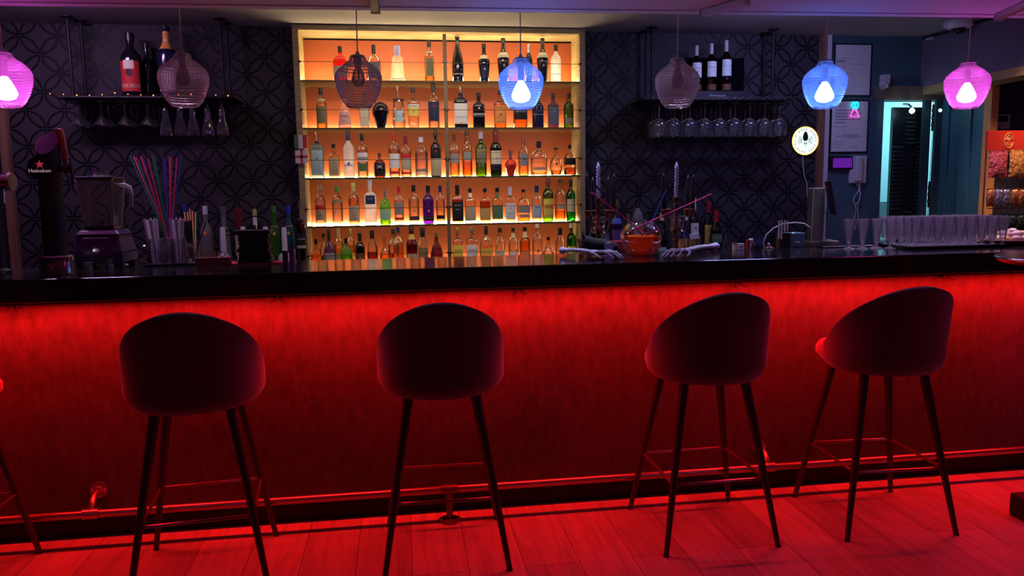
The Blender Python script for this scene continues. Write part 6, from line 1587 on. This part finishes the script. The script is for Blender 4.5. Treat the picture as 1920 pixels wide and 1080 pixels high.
MB().tube([(sx1, 0.0, 0.16), (sx1 + 0.012, -0.01, 0.158), (vx1 - 0.01, 0.0, vz1 + 0.02)], 0.003, n=6).build('monitor_cable', black_plastic, ms)
# round lit sign on the wall with its cable
p = aty(1509.5, 264, YW - 0.03)
sg_ = thing('round_lit_sign', (p.x, YW - 0.001, p.z), 'round lit beer sign with skull and spade emblem and orange rim', 'sign')
def disc(mb, r, y, c=(0, 0), n=40, e=(1, 1)):
    mb.bm.faces.new([mb.bm.verts.new((c[0] + r * e[0] * math.cos(2 * PI * k / n), y, c[1] + r * e[1] * math.sin(2 * PI * k / n))) for k in range(n)])
def cyl_y(r, y0, y1, n=48):
    mb = MB(); mb.poly([(r * math.cos(2 * PI * k / n), y0, r * math.sin(2 * PI * k / n)) for k in range(n)], (0, y1 - y0, 0)); return mb
RS = 0.101
cyl_y(RS * .98, -0.03, 0).build('sign_body', black_plastic, sg_)
cyl_y(RS * .93, -0.0325, -0.0305).build('lit_face', glow('sign_face', (0.85, 0.95, 0.9), 1.15), sg_)
MB().tube([(RS * .96 * math.cos(a), -0.031, RS * .96 * math.sin(a)) for a in [2 * PI * k / 48 for k in range(48)]], 0.0035, n=8, closed=True).build('lit_rim', glow('sign_rim', (1.0, 0.55, 0.12), 2.2), sg_)
dk = mat('sign_dark', (0.01, 0.02, 0.02), 0.5)
mb = MB(); pts = []
for k in range(24):
    q = k / 24 * 2 * PI
    pts.append((0.026 * math.sin(q) * (0.75 + 0.25 * math.cos(q - PI)), -0.0335, 0.032 + 0.034 * math.cos(q)))
mb.poly(pts, (0, -0.001, 0)); mb.build('spade_emblem', dk, sg_, smooth=False)
skc = mat('sign_teal', (0.10, 0.38, 0.38), 0.5, emit=(0.08, 0.35, 0.35), es=0.6)
mb = MB(); mb.poly([(0.017 * math.cos(2 * PI * k / 20), -0.0345, -0.018 + 0.017 * math.sin(2 * PI * k / 20)) for k in range(20)], (0, -0.001, 0)); mb.box((-0.009, -0.0355, -0.044), (0.009, -0.0345, -0.03)); mb.build('skull_emblem', glow('sign_pale', (0.75, 0.95, 0.9), 1.0), sg_, smooth=False)
mb = MB()
for s in (-1, 1):
    mb.poly([(s * 0.0065 + 0.0045 * math.cos(2 * PI * k / 12), -0.036, -0.018 + 0.0045 * math.sin(2 * PI * k / 12)) for k in range(12)], (0, -0.0008, 0))
mb.box((-0.0015, -0.037, -0.034), (0.0015, -0.036, -0.026)); mb.build('skull_sockets', dk, sg_, smooth=False)
mb = MB()
for s in (-1, 1):
    for k in range(6):
        a = -0.5 + k * 0.28
        mb.tube([(s * 0.024, -0.034, -0.012 + k * 0.004), (s * (0.03 + 0.03 * math.cos(a)), -0.034, 0.0 + 0.045 * math.sin(a))], 0.0016, n=5)
mb.build('feather_rays', skc, sg_)
for s in (-1, 1):
    mb = MB(); mb.poly([(s * 0.079 + (0.0085 if k % 2 == 0 else 0.004) * math.cos(PI / 2 + k * PI / 5), -0.034, (0.0085 if k % 2 == 0 else 0.004) * math.sin(PI / 2 + k * PI / 5)) for k in range(10)], (0, -0.001, 0)); mb.build('star_mark', glow('sign_orange', (1.0, 0.35, 0.03), 1.3), sg_, smooth=False)
mb = MB()
for k in range(26):
    a = 2 * PI * k / 26 + 0.06
    if abs(math.sin(a)) < 0.28: continue
    if (k * 7) % 5 == 0: continue
    M = Matrix.Translation((RS * .79 * math.cos(a), -0.0345, RS * .79 * math.sin(a))) @ Matrix.Rotation(-(a - PI / 2), 4, 'Y')
    mb.box((-0.0022, -0.0005, -0.006), (0.0022, 0.0005, 0.006), M)
o = mb.build('ring_marks', dk, sg_, smooth=False)
pts = [aty(x, y, YW - 0.02) for x, y in ((1505, 294), (1506, 312), (1508, 330), (1513, 345), (1513, 362), (1517, 380), (1522, 396), (1530, 404))]
tag(MB().tube(pts, 0.003, n=7).build('sign_cable', white_pl), 'white cable hanging down from the round lit sign', 'cable')

# ------------------------------------------------------------------ plastic champagne flutes
cup_m = thin_glass('flute_plastic', (0.93, 0.90, 0.96), (0.85, 0.8, 0.92), gloss=1.0, rough=0.04, haze=0.09, hazecol=(0.95, 0.9, 1.0), trans=0.5)
def flute(loc, label, grp):
    t = thing('plastic_flute', loc, label, 'glass', grp)
    MB().lathe([(0, 0.0025), (0.0265, 0.0), (0.0275, 0.002), (0.012, 0.006), (0.005, 0.012), (0.0045, 0.018), (0.008, 0.022), (0.0045, 0.026), (0.009, 0.033), (0.0, 0.033)], n=20).build('stem_foot', cup_m, t)
    MB().lathe([(0.0, 0.034), (0.0125, 0.034), (0.0135, 0.040), (0.0295, 0.152), (0.0285, 0.152), (0.0125, 0.042), (0, 0.042)], n=22).build('bowl', cup_m, t)
    return t


FL = ['first plastic flute from the left of the bare row on the bar', 'second plastic flute from the left of the bare row on the bar', 'third plastic flute from the left of the bare row on the bar', 'plastic flute in the middle of the bare row on the bar', 'third plastic flute from the right of the bare row on the bar', 'second plastic flute from the right of the bare row on the bar', 'last plastic flute of the bare row, touching the tray']
f0 = None
f_x0 = atz(1588, 466, BT).x - 0.03
for i, x in enumerate((1588, 1608, 1630, 1649, 1670, 1688, 1705)):
    p = atz(x, 466 + (i % 2) * 1.5, BT)
    L_ = (p.x, p.y + 0.0, BT)
    L_ = (f_x0 + 0.038 * i, 3.575 + (0.058 if i % 2 else 0), BT)
    if f0 is None: f0 = flute(L_, FL[0], 'plastic flutes standing on the bare bar')
    else: dup(f0, L_, i * .7, FL[i])
TX0, TX1 = 2.515, 3.03
tr = thing('flute_tray', ((TX0 + TX1) / 2, 3.6, BT), 'black tray packed with plastic champagne flutes', 'tray')
tw = (TX1 - TX0) / 2 + 0.015
box('tray_base', (-tw, -0.145, 0), (tw, 0.185, 0.006), black_gloss, tr, bevel=0.002)
mb = MB(); mb.tube([(-tw, -0.145, 0.010), (tw, -0.145, 0.010), (tw, 0.185, 0.010), (-tw, 0.185, 0.010)], 0.006, n=8, closed=True); mb.build('tray_rim', black_gloss, tr)
rown = ('front', 'second', 'third', 'fourth', 'back')
n = 0
for j in range(5):
    for i in range(9):
        L_ = (TX0 + 0.030 + i * 0.0605, 3.6 - 0.112 + j * 0.0615 + 0.004 * ((i * 3) % 2), BT + 0.0068)
        dup(f0, L_, (i * 3 + j) * .5, 'clear plastic champagne flute in the %s row on the packed black tray' % rown[j], 'plastic flutes in the %s row on the tray' % rown[j])
# second tray behind the bare row
a = atz(1500, 462, BT)
t2 = thing('empty_tray', (2.42, 3.77 - 0.03, BT), 'flat black tray with pale rim behind the bare row of flutes', 'tray')
t2.location.y = 3.745
box('tray_base', (-0.24, -0.035, 0), (0.05, 0.035, 0.006), black_gloss, t2, bevel=0.002)
box('pale_rim', (-0.24, -0.038, 0.004), (0.05, -0.034, 0.010), white_pl, t2)

# platter of pastries at the right end
p = atz(1895, 458, BT)
pl = thing('food_platter', (p.x - 0.02, 3.62, BT), 'red brown platter heaped with pale pastries at the right end of the bar', 'platter')
pl.location.x = aty(1905, 450, 3.60).x - 0.01
MB().lathe([(0, 0.004), (0.10, 0), (0.11, 0.006), (0.165, 0.022), (0.168, 0.028), (0.16, 0.027), (0.105, 0.012), (0, 0.012)], n=40, dep=.72).build('platter_plate', mat('platter_red_brown', (0.22, 0.08, 0.07), 0.3), pl)
MB().tube([(0.167 * math.cos(q), 0.167 * .72 * math.sin(q), 0.028) for q in [2 * PI * k / 44 for k in range(44)]], 0.003, n=6, closed=True).build('platter_rim', mat('platter_rim', (0.45, 0.22, 0.20), 0.3), pl)
pastry = [mat('pastry_' + k, c, 0.45, vary=0.3, vscale=25, bump=0.4, bscale=50) for k, c in (('pink', (0.55, 0.30, 0.30)), ('cream', (0.62, 0.45, 0.36)), ('gold', (0.60, 0.36, 0.14)))]
random.seed(3)
for i in range(20):
    if i < 13: a = 2 * PI * i / 13; r = 0.105; z = 0.034
    elif i < 19: a = 2 * PI * i / 6 + 0.4; r = 0.052; z = 0.056
    else: a = 0; r = 0; z = 0.068
    x, y_ = r * math.cos(a), r * .72 * math.sin(a)
    mb = MB(); mb.ball((0, 0, 0), 0.026, (1.15, 0.85, 0.7), n=14)
    for v in mb.bm.verts:
        nn = 1 + 0.12 * math.sin(v.co.x * 260 + i) * math.cos(v.co.y * 240 + 2 * i); v.co *= nn
    o = mb.build('pastry', pastry[i % 3], None)
    o.location = (pl.location.x + x, pl.location.y + y_, BT + z); o.rotation_euler = (random.uniform(-.3, .3), random.uniform(-.3, .3), random.uniform(0, 3))
    tag(o, 'small lumpy %s pastry in the pile on the red brown platter' % ('pinkish', 'cream coloured', 'golden')[i % 3], 'pastry', 'pastries on the platter, %s' % ('pinkish', 'cream', 'golden')[i % 3])

# ------------------------------------------------------------------ snack rack behind the right end of the bar
RY = 4.15
a = aty(1853, 245, RY); b2 = aty(1914, 282, RY)
rk = thing('snack_rack', (a.x, RY, 0), 'wire snack rack with red header card at the right end of the bar', 'display rack')
hw_ = b2.x - a.x
red_card = mat('header_red', (0.62, 0.035, 0.02), 0.4)
hx = hw_ + 0.06
mb = MB(); zz0, zz1 = b2.z, a.z
mb.poly([(0, 0, zz0), (hx - 0.03, 0, zz0), (hx + 0.04, 0.04, zz0), (hx + 0.04, 0.05, zz0), (0, 0.02, zz0)], (0, 0, zz1 - zz0)); mb.build('header_card', red_card, rk, smooth=False, bevel=0.002)
em = mat('logo_gold', (0.85, 0.45, 0.12), 0.4)
cxl = hw_ * .62; czl = (zz0 + zz1) / 2
MB().tube([(cxl + 0.030 * math.cos(q), -0.002, czl + 0.044 * math.sin(q)) for q in [0.3 + 2 * PI * .92 * k / 30 for k in range(31)]], 0.0022, n=6).build('logo_ring', em, rk)
MB().tube([(cxl - 0.022, -0.002, czl + 0.004), (cxl - 0.01, -0.002, czl + 0.02), (cxl, -0.002, czl + 0.034), (cxl + 0.012, -0.002, czl + 0.02), (cxl + 0.022, -0.002, czl + 0.006)], 0.003, n=6).build('logo_cap', em, rk)
MB().ball((cxl, -0.001, czl + 0.008), 0.010, (1.2, .15, 1), n=12).build('logo_face', em, rk)
text('lettering', 'Risi', 0.028, em, (cxl, -0.002, czl - 0.020), rk)
wire = mat('rack_wire_red', (0.30, 0.05, 0.04), 0.35, 0.5)
zr_ = aty(1900, 480, RY).z
for x in (0.02, 0.14, 0.26): MB().tube([(x, 0.03, 0.0), (x, 0.03, zz0 + 0.01)], 0.004, n=7).build('upright_wire', wire, rk)
for zz in (aty(1880, 390, RY).z, aty(1880, 330, RY).z + 0.002, aty(1880, 420, RY).z): MB().tube([(0.0, -0.03, zz), (0.28, -0.03, zz)], 0.003, n=7).build('shelf_wire', wire, rk)
MB().tube([(0.06, -0.032, aty(1880, 330, RY).z), (0.045, -0.034, aty(1880, 380, RY).z), (0.06, -0.034, aty(1880, 440, RY).z)], 0.003, n=7).build('hanging_strip', wire, rk)


def bag(x, y0, y1, w, m, label, grp, Y, seed, name='snack_bag', cat='snack bag', printm=None):
    A = aty(x, y0, Y); Bq = aty(x, y1, Y); h = A.z - Bq.z
    t = thing(name, (A.x, Y, Bq.z), label, cat, grp)
    mb = MB(); NX, NZ = 12, 12; rnd = random.Random(seed)
    for s in (-1, 1):
        g = []
        for i in range(NX + 1):
            row = []
            for j in range(NZ + 1):
                u = i / NX * 2 - 1; v = j / NZ
                bul = (1 - u ** 4) * math.sin(PI * min(1, max(0, v))) ** .6
                x_ = w / 2 * u * (1 - 0.05 * math.sin(PI * v)); z_ = h * v
                row.append(mb.bm.verts.new((x_ + rnd.uniform(-.0015, .0015), s * (0.016 * bul * (1 + 0.3 * math.sin(u * 9 + seed) * math.cos(v * 11 + seed))) , z_ + (0.003 * (-1) ** i if j in (0, NZ) else 0))))
            g.append(row)
        for i in range(NX):
            for j in range(NZ): mb.bm.faces.new((g[i][j], g[i + 1][j], g[i + 1][j + 1], g[i][j + 1]))
    bmesh.ops.remove_doubles(mb.bm, verts=mb.bm.verts, dist=0.0008)
    mb.build('bag_body', m, t)
    box('top_seal', (-w / 2, -0.0015, h - 0.004), (w / 2, 0.0015, h + 0.008), printm or m, t)
    return t


candy = mat('candy_bag_film', (0.62, 0.10, 0.10), 0.18, vary=0.8, vscale=60, bump=0.8, bscale=70, coat=0.6)
candy2 = mat('candy_bag_film_orange', (0.75, 0.26, 0.06), 0.18, vary=0.7, vscale=60, bump=0.8, bscale=70, coat=0.6)
foil = mat('crisp_bag_foil', (0.55, 0.20, 0.06), 0.25, 0.6, vary=0.7, vscale=25, bump=0.7, bscale=40)
foil2 = mat('crisp_bag_silver', (0.5, 0.45, 0.48), 0.22, 0.8, vary=0.3, vscale=20, bump=0.7, bscale=40)
dkfoil = mat('dark_snack_bag', (0.02, 0.035, 0.025), 0.2, 0.3, vary=0.8, vscale=40, bump=0.8, bscale=60)
bag(1873, 285, 333, 0.125, candy, 'red candy bag on the left of the upper rack row', 'candy bags', RY - 0.045, 1)
bag(1911, 283, 333, 0.125, candy2, 'orange red candy bag on the right of the upper rack row', 'candy bags', RY - 0.045, 2)
for i, x in enumerate((1858, 1873, 1888, 1903, 1917)):
    bag(x, 356, 387, 0.05, (foil, foil2, foil2, foil, foil)[i], ('first orange foil crisp bag on the lower rack row', 'silver foil crisp bag second on the lower rack row', 'silver foil crisp bag third on the lower rack row', 'orange foil crisp bag fourth on the lower rack row', 'orange foil crisp bag at the picture edge on the lower rack row')[i], 'crisp bags', RY - 0.045 - 0.0, 10 + i)
for i, x in enumerate((1862, 1880, 1898, 1915)):
    bag(x, 404, 432, 0.06, dkfoil, ('first shiny black snack bag below the crisps', 'second shiny black snack bag below the crisps', 'third shiny black snack bag below the crisps', 'last shiny black snack bag at the picture edge')[i], 'black snack bags', RY - 0.045, 20 + i)
# white room controller on the wall behind the rack
a = aty(1863, 215, 4.84); b2 = aty(1890, 241, 4.84)
ic = thing('wall_controller', ((a.x + b2.x) / 2, 4.849, b2.z), 'pale grey wall intercom with dark screen above the red header card', 'intercom')
w = (b2.x - a.x) / 2; h = a.z - b2.z
box('housing', (-w, -0.025, 0), (w, 0, h), white_pl, ic, bevel=0.004)
box('screen', (-w * .65, -0.027, h * .45), (w * .7, -0.0255, h * .9), mat('dark_screen', (0.02, 0.02, 0.03), 0.2), ic)
box('button_row', (-w * .5, -0.027, h * .15), (w * .6, -0.0255, h * .25), mat('grey_plastic', (0.35, 0.33, 0.38), 0.4), ic)
